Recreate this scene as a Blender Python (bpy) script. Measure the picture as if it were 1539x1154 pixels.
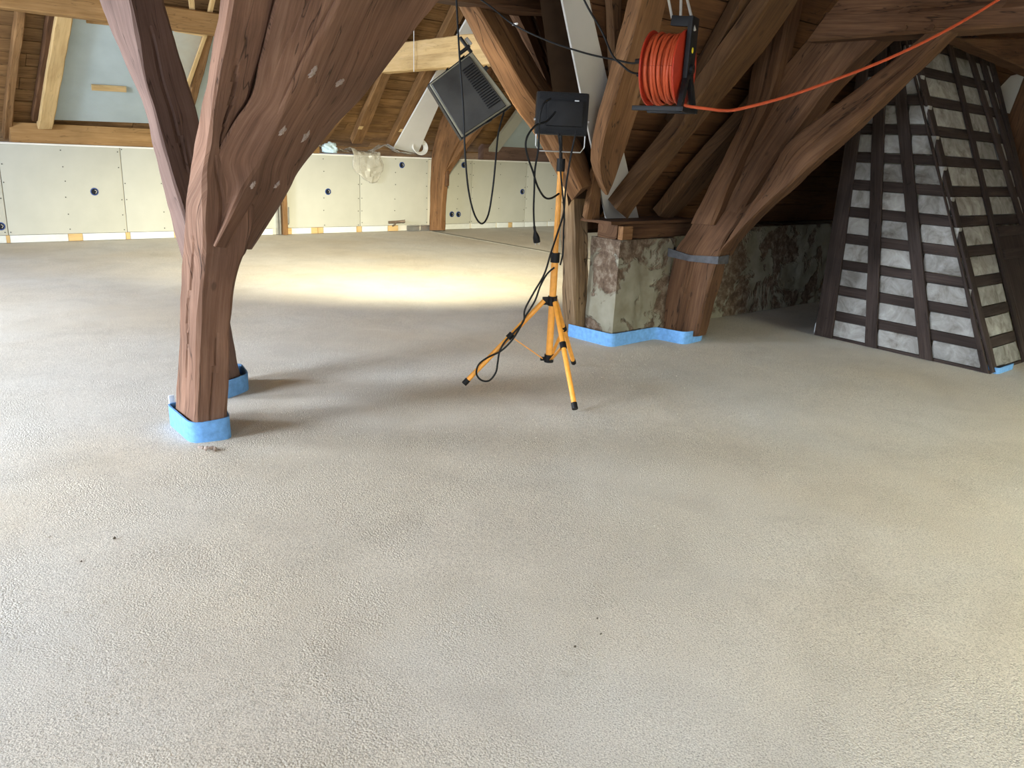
import bpy, bmesh, math, random
from mathutils import Vector, Matrix, noise
random.seed(7)
V = Vector
scene = bpy.context.scene
for o in list(bpy.data.objects):
    bpy.data.objects.remove(o)
COL = scene.collection

# ---------------------------------------------------------------- camera
# world: x runs along the eaves, y towards the plasterboard knee wall, z up; the viewer stands at the origin
FPX, CAMH, PITCH, ROLL, YAW = 1180.0, 1.48, math.radians(16.7), math.radians(2.86), math.radians(40.26)
IW, IH = 1539.0, 1154.0
_h = V((math.sin(YAW), math.cos(YAW), 0))
_r0 = V((math.cos(YAW), -math.sin(YAW), 0))
_F = _h * math.cos(PITCH) + V((0, 0, -math.sin(PITCH)))
_u0 = _h * math.sin(PITCH) + V((0, 0, math.cos(PITCH)))
_R = _r0 * math.cos(ROLL) + _u0 * math.sin(ROLL)
_U = -_r0 * math.sin(ROLL) + _u0 * math.cos(ROLL)
CAM = V((0, 0, CAMH))
cd = bpy.data.cameras.new('camera')
cam = bpy.data.objects.new('camera', cd)
COL.objects.link(cam)
cd.sensor_fit = 'HORIZONTAL'
cd.sensor_width = 36.0
cd.lens = FPX / IW * 36.0
cd.clip_start = 0.02
_M = Matrix((_R, _U, -_F)).transposed().to_4x4()
_M.translation = CAM
cam.matrix_world = _M
scene.camera = cam

# ---------------------------------------------------------------- world, daylight, exposure
scene.view_settings.view_transform = 'Standard'
scene.view_settings.look = 'None'
scene.view_settings.gamma = 1.0
scene.view_settings.use_curve_mapping = False
scene.view_settings.exposure = 0.0
world = bpy.data.worlds.new('world')
scene.world = world
world.use_nodes = True
world.node_tree.nodes['Background'].inputs[0].default_value = (0.62, 0.74, 0.95, 1)
world.node_tree.nodes['Background'].inputs[1].default_value = 1.0


def area_light(name, loc, direction, sx, sy, power, color, spread=180):
    l = bpy.data.lights.new(name, 'AREA')
    l.shape = 'RECTANGLE'
    l.size, l.size_y = sx, sy
    l.energy = power
    l.color = color
    l.spread = math.radians(spread)
    o = bpy.data.objects.new(name, l)
    COL.objects.link(o)
    o.location = loc
    o.rotation_euler = V(direction).to_track_quat('-Z', 'Z').to_euler()
    return o


DAY = (0.80, 0.89, 1.0)
GX = -4.0                      # gable wall on the viewer's left, with three windows (y0, y1, z0, z1)
WINS = [(-1.6, 0.6, 0.9, 2.5), (2.9, 5.3, 0.9, 2.5), (7.0, 8.6, 0.9, 2.5)]
WPOW = [185, 360, 520]
for (a, b, c, d), p in zip(WINS, WPOW):
    area_light('daylight', (GX + 0.02, (a + b) / 2, (c + d) / 2), (1, 0, -0.42), b - a, d - c, p, DAY, 125)
FWINS = [(-2.6, 0.6, 1.0, 2.5), (2.2, 7.2, 1.0, 2.3)]     # eave wall behind the viewer, its wide window added to brighten the right-hand floor (x0, x1, z0, z1)
FY = -4.6
for (a, b, c, d), p, dr, col, spr in zip(FWINS, (90, 400), ((0.1, 1, -0.45), (0.0, 1, -0.80)), ((0.88, 0.94, 1.0), (0.96, 1.0, 0.78)), (125, 66)):
    area_light('daylight', ((a + b) / 2, FY + 0.02, (c + d) / 2), dr, b - a, d - c, p, col, spr)  # the greenish one is an added, unseen source for the right-hand floor


# ---------------------------------------------------------------- pixel helpers: a pixel is a direction, a plane gives the distance
def ray(px, py):
    return _F + _R * ((px - IW / 2) / FPX) - _U * ((py - IH / 2) / FPX)


def hit(px, py, P, N):
    d = ray(px, py)
    return CAM + d * ((P - CAM).dot(N) / d.dot(N))


def PX(px, py, x): return hit(px, py, V((x, 0, 0)), V((1, 0, 0)))
def PY(px, py, y): return hit(px, py, V((0, y, 0)), V((0, 1, 0)))
def PZ(px, py, z=0.0): return hit(px, py, V((0, 0, z)), V((0, 0, 1)))


RWA = math.radians(39)         # slope over the knee wall (wall_back)
RWN = V((0, math.sin(RWA), math.cos(RWA)))        # outward normal
RWP = V((0, 12.15, 1.45))
RMA = math.radians(53.5)       # slope over the masonry wall
RMN = V((0, math.sin(RMA), math.cos(RMA)))
RMP = V((0, 4.5, 0.93))


def PW(px, py, off=0.0): return hit(px, py, RWP + RWN * off, RWN)
def PM(px, py, off=0.0): return hit(px, py, RMP + RMN * off, RMN)


# ---------------------------------------------------------------- object helpers
WPOS = {}


def setp(o, parent, w):
    WPOS[o.name] = V(w)
    if parent is not None:
        o.parent = parent
        o.location = V(w) - WPOS[parent.name]
    else:
        o.location = w


def tag(o, label, cat, group=None):
    o['label'] = label
    o['category'] = cat
    if group:
        o['group'] = group
    return o


def struct(o):
    o['kind'] = 'structure'
    return o


def empty(name, loc, label=None, cat=None, group=None, parent=None):
    o = bpy.data.objects.new(name, None)
    o.empty_display_size = 0.1
    COL.objects.link(o)
    setp(o, parent, V(loc))
    if label:
        tag(o, label, cat, group)
    return o


def mesh(name, verts, faces, mat, parent=None, uvs=None, smooth=35, origin=None):
    w = V(origin) if origin is not None else V(verts[0]).copy()
    me = bpy.data.meshes.new(name)
    me.from_pydata([V(v) - w for v in verts], [], faces)
    bm = bmesh.new()
    bm.from_mesh(me)
    bmesh.ops.recalc_face_normals(bm, faces=bm.faces)
    if smooth:
        for f in bm.faces:
            f.smooth = True
        for e in bm.edges:
            if len(e.link_faces) == 2 and e.calc_face_angle(0) > math.radians(smooth):
                e.smooth = False
    uvl = bm.loops.layers.uv.new('UVMap')
    if uvs:
        bm.verts.index_update()
        for f in bm.faces:
            us = [uvs[l.vert.index] for l in f.loops]
            vm = max(u[1] for u in us)
            for l, u in zip(f.loops, us):
                vv = u[1]
                if len(us) == 4 and u[2] and vm - vv > u[2] * 0.5:
                    vv += u[2]
                l[uvl].uv = (u[0], vv)
    bm.to_mesh(me)
    bm.free()
    me.materials.append(mat)
    o = bpy.data.objects.new(name, me)
    COL.objects.link(o)
    setp(o, parent, w)
    return o


def cr(p0, p1, p2, p3, t):
    return 0.5 * ((2 * p1) + (p2 - p0) * t + (2 * p0 - 5 * p1 + 4 * p2 - p3) * t * t + (3 * p1 - p0 - 3 * p2 + p3) * t ** 3)


def resample(rings, seg):
    n = len(rings)
    cen = [sum(r, V()) / len(r) for r in rings]
    out, us = [], []
    u = 0.0
    for i in range(n - 1):
        L = (cen[i + 1] - cen[i]).length
        m = max(1, int(round(L / seg)))
        for j in range(m + (1 if i == n - 2 else 0)):
            t = j / m
            if n == 2:
                out.append([a.lerp(b, t) for a, b in zip(rings[0], rings[1])])
            else:
                r0, r1, r2, r3 = rings[max(i - 1, 0)], rings[i], rings[i + 1], rings[min(i + 2, n - 1)]
                out.append([cr(a, b, c, d, t) for a, b, c, d in zip(r0, r1, r2, r3)])
            us.append(u + L * t)
        u += L
    return out, us


def timber(name, rings, mat, parent=None, seg=0.07, cs=0.06, amp=0.005, ch=0.012, cracks=(), origin=None):
    """A hewn timber lofted through rings of corner points, with waney arrises and V-shaped drying cracks."""
    rings = [[V(p) for p in r] for r in rings]
    sts, us = resample(rings, seg)
    k = len(rings[0])
    ms = []
    for i in range(k):
        L = max((r[(i + 1) % k] - r[i]).length for r in rings)
        ms.append(max(1, int(round(L / cs))))
    verts, uvs = [], []
    colmap = {}
    for si, poly in enumerate(sts):
        c = sum(poly, V()) / k
        col = 0
        vper = 0.0
        per = sum((poly[(i + 1) % k] - poly[i]).length for i in range(k))
        for i in range(k):
            p, q = poly[i], poly[(i + 1) % k]
            e = q - p
            L = max(e.length, 1e-5)
            w = min(L * 0.3, ch * (1.0 + 0.8 * noise.noise(p * 5 + V((i * 7, 0, 0)))))
            w2 = min(L * 0.3, ch * (1.0 + 0.8 * noise.noise(q * 5 + V((((i + 1) % k) * 7, 0, 0)))))
            for j in range(ms[i] + 1):
                f = w / L + (1 - (w + w2) / L) * j / ms[i]
                pt = p.lerp(q, f)
                colmap[(i, j)] = col
                rad = (pt - c)
                rl = max(rad.length, 1e-4)
                dsp = amp * (noise.noise(pt * 3.1) + 0.6 * noise.noise(pt * 11 + V((3, 1, 0))))
                for (ei, f0, f1, u0, u1, dep) in cracks:
                    if ei == i and u0 < us[si] < u1:
                        tt = (us[si] - u0) / (u1 - u0)
                        fc = f0 + (f1 - f0) * tt + 0.03 * noise.noise(V((us[si] * 4, ei, 0)))
                        jc = min(max(int(round(fc * ms[i])), 0), ms[i])
                        if jc == j:
                            dsp -= dep * min(1, 5 * tt, 5 * (1 - tt))
                verts.append(pt + rad / rl * dsp)
                uvs.append((us[si], vper + f * L, per))
                col += 1
            vper += L
    nc = col
    faces = []
    for s in range(len(sts) - 1):
        for j in range(nc):
            j2 = (j + 1) % nc
            faces.append((s * nc + j, s * nc + j2, (s + 1) * nc + j2, (s + 1) * nc + j))
    faces.append(tuple(range(nc - 1, -1, -1)))
    b = (len(sts) - 1) * nc
    faces.append(tuple(b + j for j in range(nc)))
    if origin is None:
        origin = sum(rings[0], V()) / k
    return mesh(name, verts, faces, mat, parent, uvs, 13, origin)


def quad_rings(L, R, on, N, depth):
    """Rings from the two outline edges of a timber on a plane, with its thickness behind that plane."""
    out = []
    for l, r in zip(L, R):
        a, b = on(*l), on(*r)
        out.append([a, b, b + N * depth, a + N * depth])
    return out


def ptimber(name, L, R, plane, depth, mat, parent=None, **kw):
    kind, val = plane
    on, N = {'x': (lambda a, b: PX(a, b, val), V((1, 0, 0))), 'y': (lambda a, b: PY(a, b, val), V((0, 1, 0))),
             'w': (lambda a, b: PW(a, b, val), RWN), 'm': (lambda a, b: PM(a, b, val), RMN)}[kind]
    return timber(name, quad_rings(L, R, on, N, depth), mat, parent, **kw)


def beam(name, p0, p1, w, h, mat, parent=None, up=V((0, 0, 1)), **kw):
    p0, p1 = V(p0), V(p1)
    d = (p1 - p0).normalized()
    s = d.cross(V(up)).normalized()
    u = s.cross(d).normalized()
    def ring(p): return [p - s * w / 2 - u * h / 2, p + s * w / 2 - u * h / 2, p + s * w / 2 + u * h / 2, p - s * w / 2 + u * h / 2]
    return timber(name, [ring(p0), ring(p1)], mat, parent, **kw)


def box(name, c, size, mat, parent=None, rot=None, bev=0.0, origin=None):
    """A bevelled box; rot is a 3x3 matrix of its axes."""
    bm = bmesh.new()
    bmesh.ops.create_cube(bm, size=1.0)
    for v in bm.verts:
        v.co = V((v.co.x * size[0], v.co.y * size[1], v.co.z * size[2]))
    if bev:
        bmesh.ops.bevel(bm, geom=bm.edges[:], offset=bev, segments=2, affect='EDGES', profile=0.7)
    c = V(c)
    vs = []
    for v in bm.verts:
        p = rot @ v.co if rot else v.co
        vs.append(p + c)
    bm.verts.index_update()
    fs = [tuple(v.index for v in f.verts) for f in bm.faces]
    # simple box uv: longest axis is u
    ax = max(range(3), key=lambda i: size[i])
    o1, o2 = [i for i in range(3) if i != ax]
    uv = [(v.co[ax], v.co[o1] + v.co[o2] * 1.3, 0) for v in bm.verts]
    bm.free()
    return mesh(name, vs, fs, mat, parent, uv, 40, origin if origin is not None else c)


def smoothpts(pts, n=8):
    pts = [V(p) for p in pts]
    out = []
    for i in range(len(pts) - 1):
        a, b, c, d = pts[max(i - 1, 0)], pts[i], pts[i + 1], pts[min(i + 2, len(pts) - 1)]
        for j in range(n):
            out.append(cr(a, b, c, d, j / n))
    out.append(pts[-1])
    return out


def tube_geo(pts, r, sides=8):
    vs, fs = [], []
    n = len(pts)
    prev = None
    for i, p in enumerate(pts):
        t = (pts[min(i + 1, n - 1)] - pts[max(i - 1, 0)])
        if t.length < 1e-7:
            t = V((0, 0, 1))
        t.normalize()
        if prev is None:
            a = t.cross(V((0.3, 0.2, 0.93)))
            if a.length < 0.05:
                a = t.cross(V((1, 0, 0)))
        else:
            a = prev - t * prev.dot(t)
        a.normalize()
        prev = a
        b = t.cross(a)
        rr = r(i / (n - 1)) if callable(r) else r
        for k in range(sides):
            an = 2 * math.pi * k / sides
            vs.append(p + (a * math.cos(an) + b * math.sin(an)) * rr)
    for i in range(n - 1):
        for k in range(sides):
            k2 = (k + 1) % sides
            fs.append((i * sides + k, i * sides + k2, (i + 1) * sides + k2, (i + 1) * sides + k))
    fs.append(tuple(range(sides - 1, -1, -1)))
    fs.append(tuple((n - 1) * sides + k for k in range(sides)))
    return vs, fs


def tube(name, pts, r, mat, parent=None, n=8, sides=8, smooth=True, origin=None):
    pts = smoothpts(pts, n) if smooth else [V(p) for p in pts]
    vs, fs = tube_geo(pts, r, sides)
    uv = None
    return mesh(name, vs, fs, mat, parent, uv, 50, origin if origin is not None else pts[0])


def joined(name, parts, mat, parent=None, smooth=40, origin=None):
    vs, fs = [], []
    for a, b in parts:
        k = len(vs)
        vs += list(a)
        fs += [tuple(i + k for i in f) for f in b]
    return mesh(name, vs, fs, mat, parent, None, smooth, origin)


def box_geo(c, size, rot=None):
    c = V(c)
    vs = []
    for z in (-.5, .5):
        for y in (-.5, .5):
            for x in (-.5, .5):
                p = V((x * size[0], y * size[1], z * size[2]))
                vs.append((rot @ p if rot else p) + c)
    return vs, [(0, 2, 3, 1), (4, 5, 7, 6), (0, 1, 5, 4), (2, 6, 7, 3), (0, 4, 6, 2), (1, 3, 7, 5)]


# ---------------------------------------------------------------- materials
def new_mat(name, rough=0.8, spec=0.3):
    m = bpy.data.materials.new(name)
    m.use_nodes = True
    nt = m.node_tree
    b = nt.nodes['Principled BSDF']
    b.inputs['Roughness'].default_value = rough
    b.inputs['Specular IOR Level'].default_value = spec
    return m, nt, b


def N(nt, typ, **kw):
    n = nt.nodes.new(typ)
    for k, v in kw.items():
        if k in n.inputs:
            n.inputs[k].default_value = v
        else:
            setattr(n, k, v)
    return n


def ramp(nt, src, stops):
    r = nt.nodes.new('ShaderNodeValToRGB')
    e = r.color_ramp.elements
    while len(e) < len(stops):
        e.new(0.5)
    for i, (p, c) in enumerate(stops):
        e[i].position = p
        e[i].color = (*c, 1) if len(c) == 3 else c
    nt.links.new(src, r.inputs[0])
    return r.outputs[0]


def g(v): return (v, v, v)


def mixc(nt, fac, a, b, mode='MIX'):
    m = nt.nodes.new('ShaderNodeMix')
    m.data_type = 'RGBA'
    m.blend_type = mode
    for s, i in ((fac, 0), (a, 6), (b, 7)):
        if isinstance(s, (int, float)):
            m.inputs[i].default_value = s
        elif isinstance(s, tuple):
            m.inputs[i].default_value = (*s, 1)
        else:
            nt.links.new(s, m.inputs[i])
    return m.outputs[2]


def math_(nt, op, a, b=None, c=None):
    m = nt.nodes.new('ShaderNodeMath')
    m.operation = op
    for i, s in enumerate((a, b, c)):
        if s is None:
            continue
        if isinstance(s, (int, float)):
            m.inputs[i].default_value = s
        else:
            nt.links.new(s, m.inputs[i])
    return m.outputs[0]


def noise_(nt, vec, scale, detail=4, rough=0.55, dist=0.0):
    n = N(nt, 'ShaderNodeTexNoise', Scale=scale, Detail=detail, Roughness=rough, Distortion=dist)
    if vec is not None:
        nt.links.new(vec, n.inputs['Vector'])
    return n.outputs['Fac']


def bump(nt, b, h, strength, dist):
    n = N(nt, 'ShaderNodeBump', Strength=strength, Distance=dist)
    nt.links.new(h, n.inputs['Height'])
    nt.links.new(n.outputs[0], b.inputs['Normal'])
    return n


def wood_mat(name, dark, mid, light, rough=0.8, crack=0.8, grain=1.0, bstr=0.6, bdist=0.006, blot=0.5):
    m, nt, b = new_mat(name, rough, 0.25)
    uv = N(nt, 'ShaderNodeUVMap')
    oi = N(nt, 'ShaderNodeObjectInfo')
    off = N(nt, 'ShaderNodeVectorMath', operation='SCALE')
    comb = N(nt, 'ShaderNodeCombineXYZ')
    r = math_(nt, 'MULTIPLY', oi.outputs['Random'], 40.0)
    nt.links.new(r, comb.inputs[0]); nt.links.new(r, comb.inputs[1]); nt.links.new(r, comb.inputs[2])
    add = N(nt, 'ShaderNodeVectorMath', operation='ADD')
    nt.links.new(uv.outputs[0], add.inputs[0]); nt.links.new(comb.outputs[0], add.inputs[1])
    def mapped(su, sv):
        mp = N(nt, 'ShaderNodeMapping')
        mp.inputs['Scale'].default_value = (su, sv, 1)
        nt.links.new(add.outputs[0], mp.inputs['Vector'])
        return mp.outputs[0]
    fine = noise_(nt, mapped(3.0, 60 * grain), 1.0, 6, 0.65, 0.3)
    broad = noise_(nt, mapped(1.1, 8 * grain), 1.0, 4, 0.55, 0.7)
    blotch = noise_(nt, mapped(2.2, 3.0), 1.0, 3, 0.5, 0.3)
    f = math_(nt, 'ADD', math_(nt, 'MULTIPLY', fine, 0.55), math_(nt, 'MULTIPLY', broad, 0.45))
    col = ramp(nt, f, [(0.30, dark), (0.50, mid), (0.70, light)])
    bl = ramp(nt, blotch, [(0.35, g(1 - blot * 0.55)), (0.65, g(1 + blot * 0.1))])
    col = mixc(nt, 1.0, col, bl, 'MULTIPLY')
    ck = noise_(nt, mapped(0.9, 9), 1.0, 3, 0.5, 0.3)
    line = math_(nt, 'ABSOLUTE', math_(nt, 'SUBTRACT', ck, 0.55))
    lm = ramp(nt, line, [(0.0, g(1 - crack)), (0.006, g(1))])
    # worm holes and knots
    vo = N(nt, 'ShaderNodeTexVoronoi', Scale=1.0)
    nt.links.new(mapped(3.2, 6.0), vo.inputs['Vector'])
    kn = ramp(nt, vo.outputs['Distance'], [(0.05, g(0.45)), (0.10, g(1))])
    col = mixc(nt, 1.0, col, lm, 'MULTIPLY')
    col = mixc(nt, crack, col, mixc(nt, 1.0, col, kn, 'MULTIPLY'))
    nt.links.new(col, b.inputs['Base Color'])
    h = math_(nt, 'ADD', math_(nt, 'MULTIPLY', fine, 0.5), math_(nt, 'MULTIPLY', broad, 0.5))
    h = math_(nt, 'ADD', h, math_(nt, 'MULTIPLY', lm, 0.6))
    bump(nt, b, h, bstr, bdist)
    return m


def plain_mat(name, col, rough=0.6, spec=0.4, metal=0.0, var=0.12, scale=12, bstr=0.0):
    m, nt, b = new_mat(name, rough, spec)
    b.inputs['Metallic'].default_value = metal
    tc = N(nt, 'ShaderNodeTexCoord')
    n = noise_(nt, tc.outputs['Object'], scale, 4)
    c = ramp(nt, n, [(0.3, tuple(x * (1 - var) for x in col)), (0.7, tuple(min(1, x * (1 + var)) for x in col))])
    nt.links.new(c, b.inputs['Base Color'])
    if bstr:
        n2 = noise_(nt, tc.outputs['Object'], scale * 5, 4)
        bump(nt, b, n2, bstr, 0.004)
    return m


OAK = wood_mat('old_reddish_oak', (0.098, 0.048, 0.029), (0.198, 0.105, 0.067), (0.285, 0.166, 0.112), bdist=0.009, bstr=0.8, crack=0.7, blot=0.5)
OAKG = wood_mat('greyed_oak', (0.100, 0.060, 0.047), (0.165, 0.103, 0.083), (0.220, 0.145, 0.120), bdist=0.006, crack=0.6, blot=0.35)
TRUSS = wood_mat('brown_truss_oak', (0.042, 0.018, 0.008), (0.105, 0.050, 0.023), (0.165, 0.088, 0.044), bdist=0.006)  # albedo lowered: the dim light on the right-hand timbers is put in here
BRACE = wood_mat('orange_brown_brace', (0.085, 0.038, 0.015), (0.175, 0.086, 0.036), (0.26, 0.14, 0.064))
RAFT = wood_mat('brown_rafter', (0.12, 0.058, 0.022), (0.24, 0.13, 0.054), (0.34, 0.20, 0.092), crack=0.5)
RAFTD = wood_mat('shaded_brown_rafter', (0.045, 0.021, 0.009), (0.100, 0.050, 0.021), (0.155, 0.084, 0.038), crack=0.6)  # darker version of the rafter wood, carrying the right-hand slope's shade
NEWW = wood_mat('new_spruce', (0.44, 0.29, 0.125), (0.60, 0.42, 0.20), (0.68, 0.50, 0.27), crack=0.25, grain=0.7, bstr=0.15, blot=0.2)
SILL = wood_mat('ochre_sill_timber', (0.24, 0.13, 0.045), (0.36, 0.21, 0.085), (0.44, 0.27, 0.12), crack=0.4, bstr=0.3, blot=0.35)
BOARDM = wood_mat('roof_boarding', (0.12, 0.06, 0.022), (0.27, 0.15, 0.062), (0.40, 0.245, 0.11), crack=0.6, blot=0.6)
BOARDD = wood_mat('shaded_roof_boarding', (0.055, 0.023, 0.008), (0.115, 0.050, 0.018), (0.17, 0.080, 0.031), crack=0.6)  # the unlit look of the right-hand boarding is put into this colour
LATH = wood_mat('dark_chimney_lath', (0.018, 0.012, 0.010), (0.042, 0.029, 0.025), (0.075, 0.056, 0.048), crack=0.6, blot=0.6)
WEATH = wood_mat('pale_weathered_post', (0.085, 0.050, 0.024), (0.185, 0.118, 0.062), (0.30, 0.21, 0.125), bdist=0.012, bstr=0.9)


def floor_mat():
    m, nt, b = new_mat('dry_screed', 0.92, 0.15)
    tc = N(nt, 'ShaderNodeTexCoord')
    P = tc.outputs['Object']
    big = noise_(nt, P, 0.55, 3, 0.5, 0.4)
    mid = noise_(nt, P, 2.3, 5, 0.6, 0.6)
    col = ramp(nt, big, [(0.36, (0.575, 0.520, 0.430)), (0.50, (0.590, 0.550, 0.480)), (0.66, (0.590, 0.570, 0.525))])
    mc = ramp(nt, mid, [(0.30, g(0.90)), (0.5, g(0.99)), (0.70, g(1.05))])
    col = mixc(nt, 1.0, col, mc, 'MULTIPLY')
    grain = noise_(nt, P, 190, 3, 0.65)
    gc = ramp(nt, grain, [(0.34, g(0.60)), (0.5, g(1.0)), (0.66, g(1.14))])
    col = mixc(nt, 1.0, col, gc, 'MULTIPLY')
    # dark aggregate specks
    vo = N(nt, 'ShaderNodeTexVoronoi', Scale=46.0)
    nt.links.new(P, vo.inputs['Vector'])
    sp = ramp(nt, vo.outputs['Distance'], [(0.07, g(0.72)), (0.13, g(1))])
    col = mixc(nt, 0.45, col, mixc(nt, 1.0, col, sp, 'MULTIPLY'))
    nt.links.new(col, b.inputs['Base Color'])
    rp = noise_(nt, P, 1.7, 4, 0.6, 1.0)
    rough_mask = ramp(nt, rp, [(0.44, g(0.22)), (0.62, g(1.0))])
    h1 = noise_(nt, P, 210, 3, 0.7)
    h2 = noise_(nt, P, 75, 4, 0.75)
    vo2 = N(nt, 'ShaderNodeTexVoronoi', Scale=140.0)
    nt.links.new(P, vo2.inputs['Vector'])
    h = math_(nt, 'ADD', math_(nt, 'MULTIPLY', h1, 0.55), math_(nt, 'MULTIPLY', math_(nt, 'MULTIPLY', h2, rough_mask), 0.9))
    h = math_(nt, 'SUBTRACT', h, math_(nt, 'MULTIPLY', math_(nt, 'MULTIPLY', vo2.outputs['Distance'], rough_mask), 0.55))
    bump(nt, b, h, 0.85, 0.006)
    return m


FLOORM = floor_mat()
CRUMB = plain_mat('screed_crumb', (0.40, 0.37, 0.31), 0.95, 0.05, var=0.3, scale=6)
GYPS = plain_mat('plasterboard', (0.47, 0.475, 0.425), 0.85, 0.2, var=0.04, scale=3)
GYPW = plain_mat('white_board', (0.74, 0.74, 0.72), 0.7, 0.3, var=0.03, scale=3)
INSU = plain_mat('white_edge_insulation', (0.64, 0.67, 0.67), 0.8, 0.2, var=0.05, scale=20)
BLUEGREY = plain_mat('blue_grey_panel', (0.44, 0.525, 0.555), 0.8, 0.2, var=0.07, scale=2.5)
FOAM = plain_mat('blue_foam_strip', (0.135, 0.31, 0.60), 0.75, 0.25, var=0.16, scale=35, bstr=0.3)
FOAMW = plain_mat('white_foam_end', (0.75, 0.80, 0.85), 0.8, 0.2)
BLACK = plain_mat('black_plastic', (0.009, 0.009, 0.010), 0.5, 0.22, var=0.2)
CABLEM = plain_mat('black_cable', (0.008, 0.009, 0.010), 0.5, 0.25, var=0.1)
ORANGE = plain_mat('orange_cable', (0.43, 0.070, 0.024), 0.5, 0.3, var=0.1, scale=30)
REDP = plain_mat('red_drum', (0.40, 0.034, 0.014), 0.4, 0.4, var=0.08)
YELLOW = plain_mat('yellow_tube', (0.83, 0.36, 0.055), 0.4, 0.5, var=0.10, scale=25)
STEEL = plain_mat('galvanised_steel', (0.55, 0.57, 0.58), 0.35, 0.5, metal=0.9, var=0.1)
WIRE = plain_mat('grey_wire', (0.34, 0.33, 0.30), 0.5, 0.4, var=0.1)
LAMPBK = plain_mat('grey_lamp_back', (0.036, 0.035, 0.032), 0.40, 0.4, var=0.45, scale=6)
LAMPRIM = plain_mat('beige_lamp_rim', (0.20, 0.185, 0.13), 0.5, 0.4, var=0.2, scale=10)
BOXBLUE = plain_mat('blue_socket_ring', (0.02, 0.06, 0.24), 0.5, 0.4)
BOXDARK = plain_mat('dark_socket_inside', (0.012, 0.014, 0.02), 0.8, 0.2)
YLAB = plain_mat('yellow_sticker', (0.72, 0.62, 0.03), 0.5, 0.3)
STRAP = plain_mat('dark_grey_strap', (0.075, 0.075, 0.080), 0.7, 0.3, var=0.3, scale=18, bstr=0.4)
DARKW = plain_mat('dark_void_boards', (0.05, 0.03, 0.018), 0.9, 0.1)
LIMEW = plain_mat('limewash_wall', (0.62, 0.60, 0.54), 0.9, 0.1, var=0.08, scale=2)
SPLASH = plain_mat('plaster_splash', (0.36, 0.29, 0.25), 0.9, 0.1, var=0.2, scale=60)


def plastic_mat(name, col, alpha):
    m, nt, b = new_mat(name, 0.25, 0.5)
    tr = N(nt, 'ShaderNodeBsdfTransparent')
    mx = N(nt, 'ShaderNodeMixShader')
    tc = N(nt, 'ShaderNodeTexCoord')
    f = ramp(nt, noise_(nt, tc.outputs['Object'], 3.5, 2, 0.5, 0.4), [(0.35, g(alpha * 0.8)), (0.7, g(min(1, alpha * 1.2)))])
    nt.links.new(f, mx.inputs[0])
    nt.links.new(tr.outputs[0], mx.inputs[1])
    nt.links.new(b.outputs[0], mx.inputs[2])
    nt.links.new(mx.outputs[0], nt.nodes['Material Output'].inputs[0])
    b.inputs['Base Color'].default_value = (*col, 1)
    return m


SHEET = plastic_mat('clear_plastic_sheet', (0.62, 0.60, 0.52), 0.42)
FOIL = plastic_mat('clear_foil', (0.72, 0.55, 0.30), 0.35)
GLASS = plastic_mat('window_glass', (0.8, 0.85, 0.9), 0.06)


def plaster_mat():
    m, nt, b = new_mat('crumbling_plaster', 0.95, 0.1)
    tc = N(nt, 'ShaderNodeTexCoord')
    P = tc.outputs['Object']
    n1 = noise_(nt, P, 2.6, 5, 0.6, 0.6)
    n2 = noise_(nt, P, 14, 6, 0.7)
    n3 = noise_(nt, P, 5, 3, 0.5)
    plast = ramp(nt, n3, [(0.3, (0.17, 0.145, 0.100)), (0.5, (0.23, 0.215, 0.160)), (0.7, (0.28, 0.265, 0.21))])
    mas = ramp(nt, n2, [(0.3, (0.06, 0.040, 0.028)), (0.5, (0.14, 0.098, 0.068)), (0.65, (0.25, 0.205, 0.155))])
    mk = ramp(nt, n1, [(0.49, g(0)), (0.53, g(1))])
    nt.links.new(mixc(nt, mk, plast, mas), b.inputs['Base Color'])
    h = math_(nt, 'SUBTRACT', math_(nt, 'MULTIPLY', n2, mk), math_(nt, 'MULTIPLY', mk, 1.1))
    bump(nt, b, h, 1.0, 0.02)
    return m


PLAST = plaster_mat()


def block_mat():
    m, nt, b = new_mat('whitewashed_chimney_brick', 0.9, 0.15)
    tc = N(nt, 'ShaderNodeTexCoord')
    oi = N(nt, 'ShaderNodeObjectInfo')
    add = N(nt, 'ShaderNodeVectorMath', operation='ADD')
    c = N(nt, 'ShaderNodeCombineXYZ')
    r = math_(nt, 'MULTIPLY', oi.outputs['Random'], 30)
    nt.links.new(r, c.inputs[0]); nt.links.new(r, c.inputs[2])
    nt.links.new(tc.outputs['Object'], add.inputs[0]); nt.links.new(c.outputs[0], add.inputs[1])
    n = noise_(nt, add.outputs[0], 7, 5, 0.65, 0.8)
    n2 = noise_(nt, add.outputs[0], 30, 4, 0.6)
    col = ramp(nt, n, [(0.28, (0.13, 0.115, 0.098)), (0.46, (0.265, 0.258, 0.242)), (0.6, (0.35, 0.347, 0.333)), (0.78, (0.50, 0.50, 0.49))])
    br = ramp(nt, oi.outputs['Random'], [(0.0, g(0.82)), (1.0, g(1.1))])
    nt.links.new(mixc(nt, 1.0, col, br, 'MULTIPLY'), b.inputs['Base Color'])
    bump(nt, b, n2, 0.5, 0.006)
    return m


BLOCK = block_mat()

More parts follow.
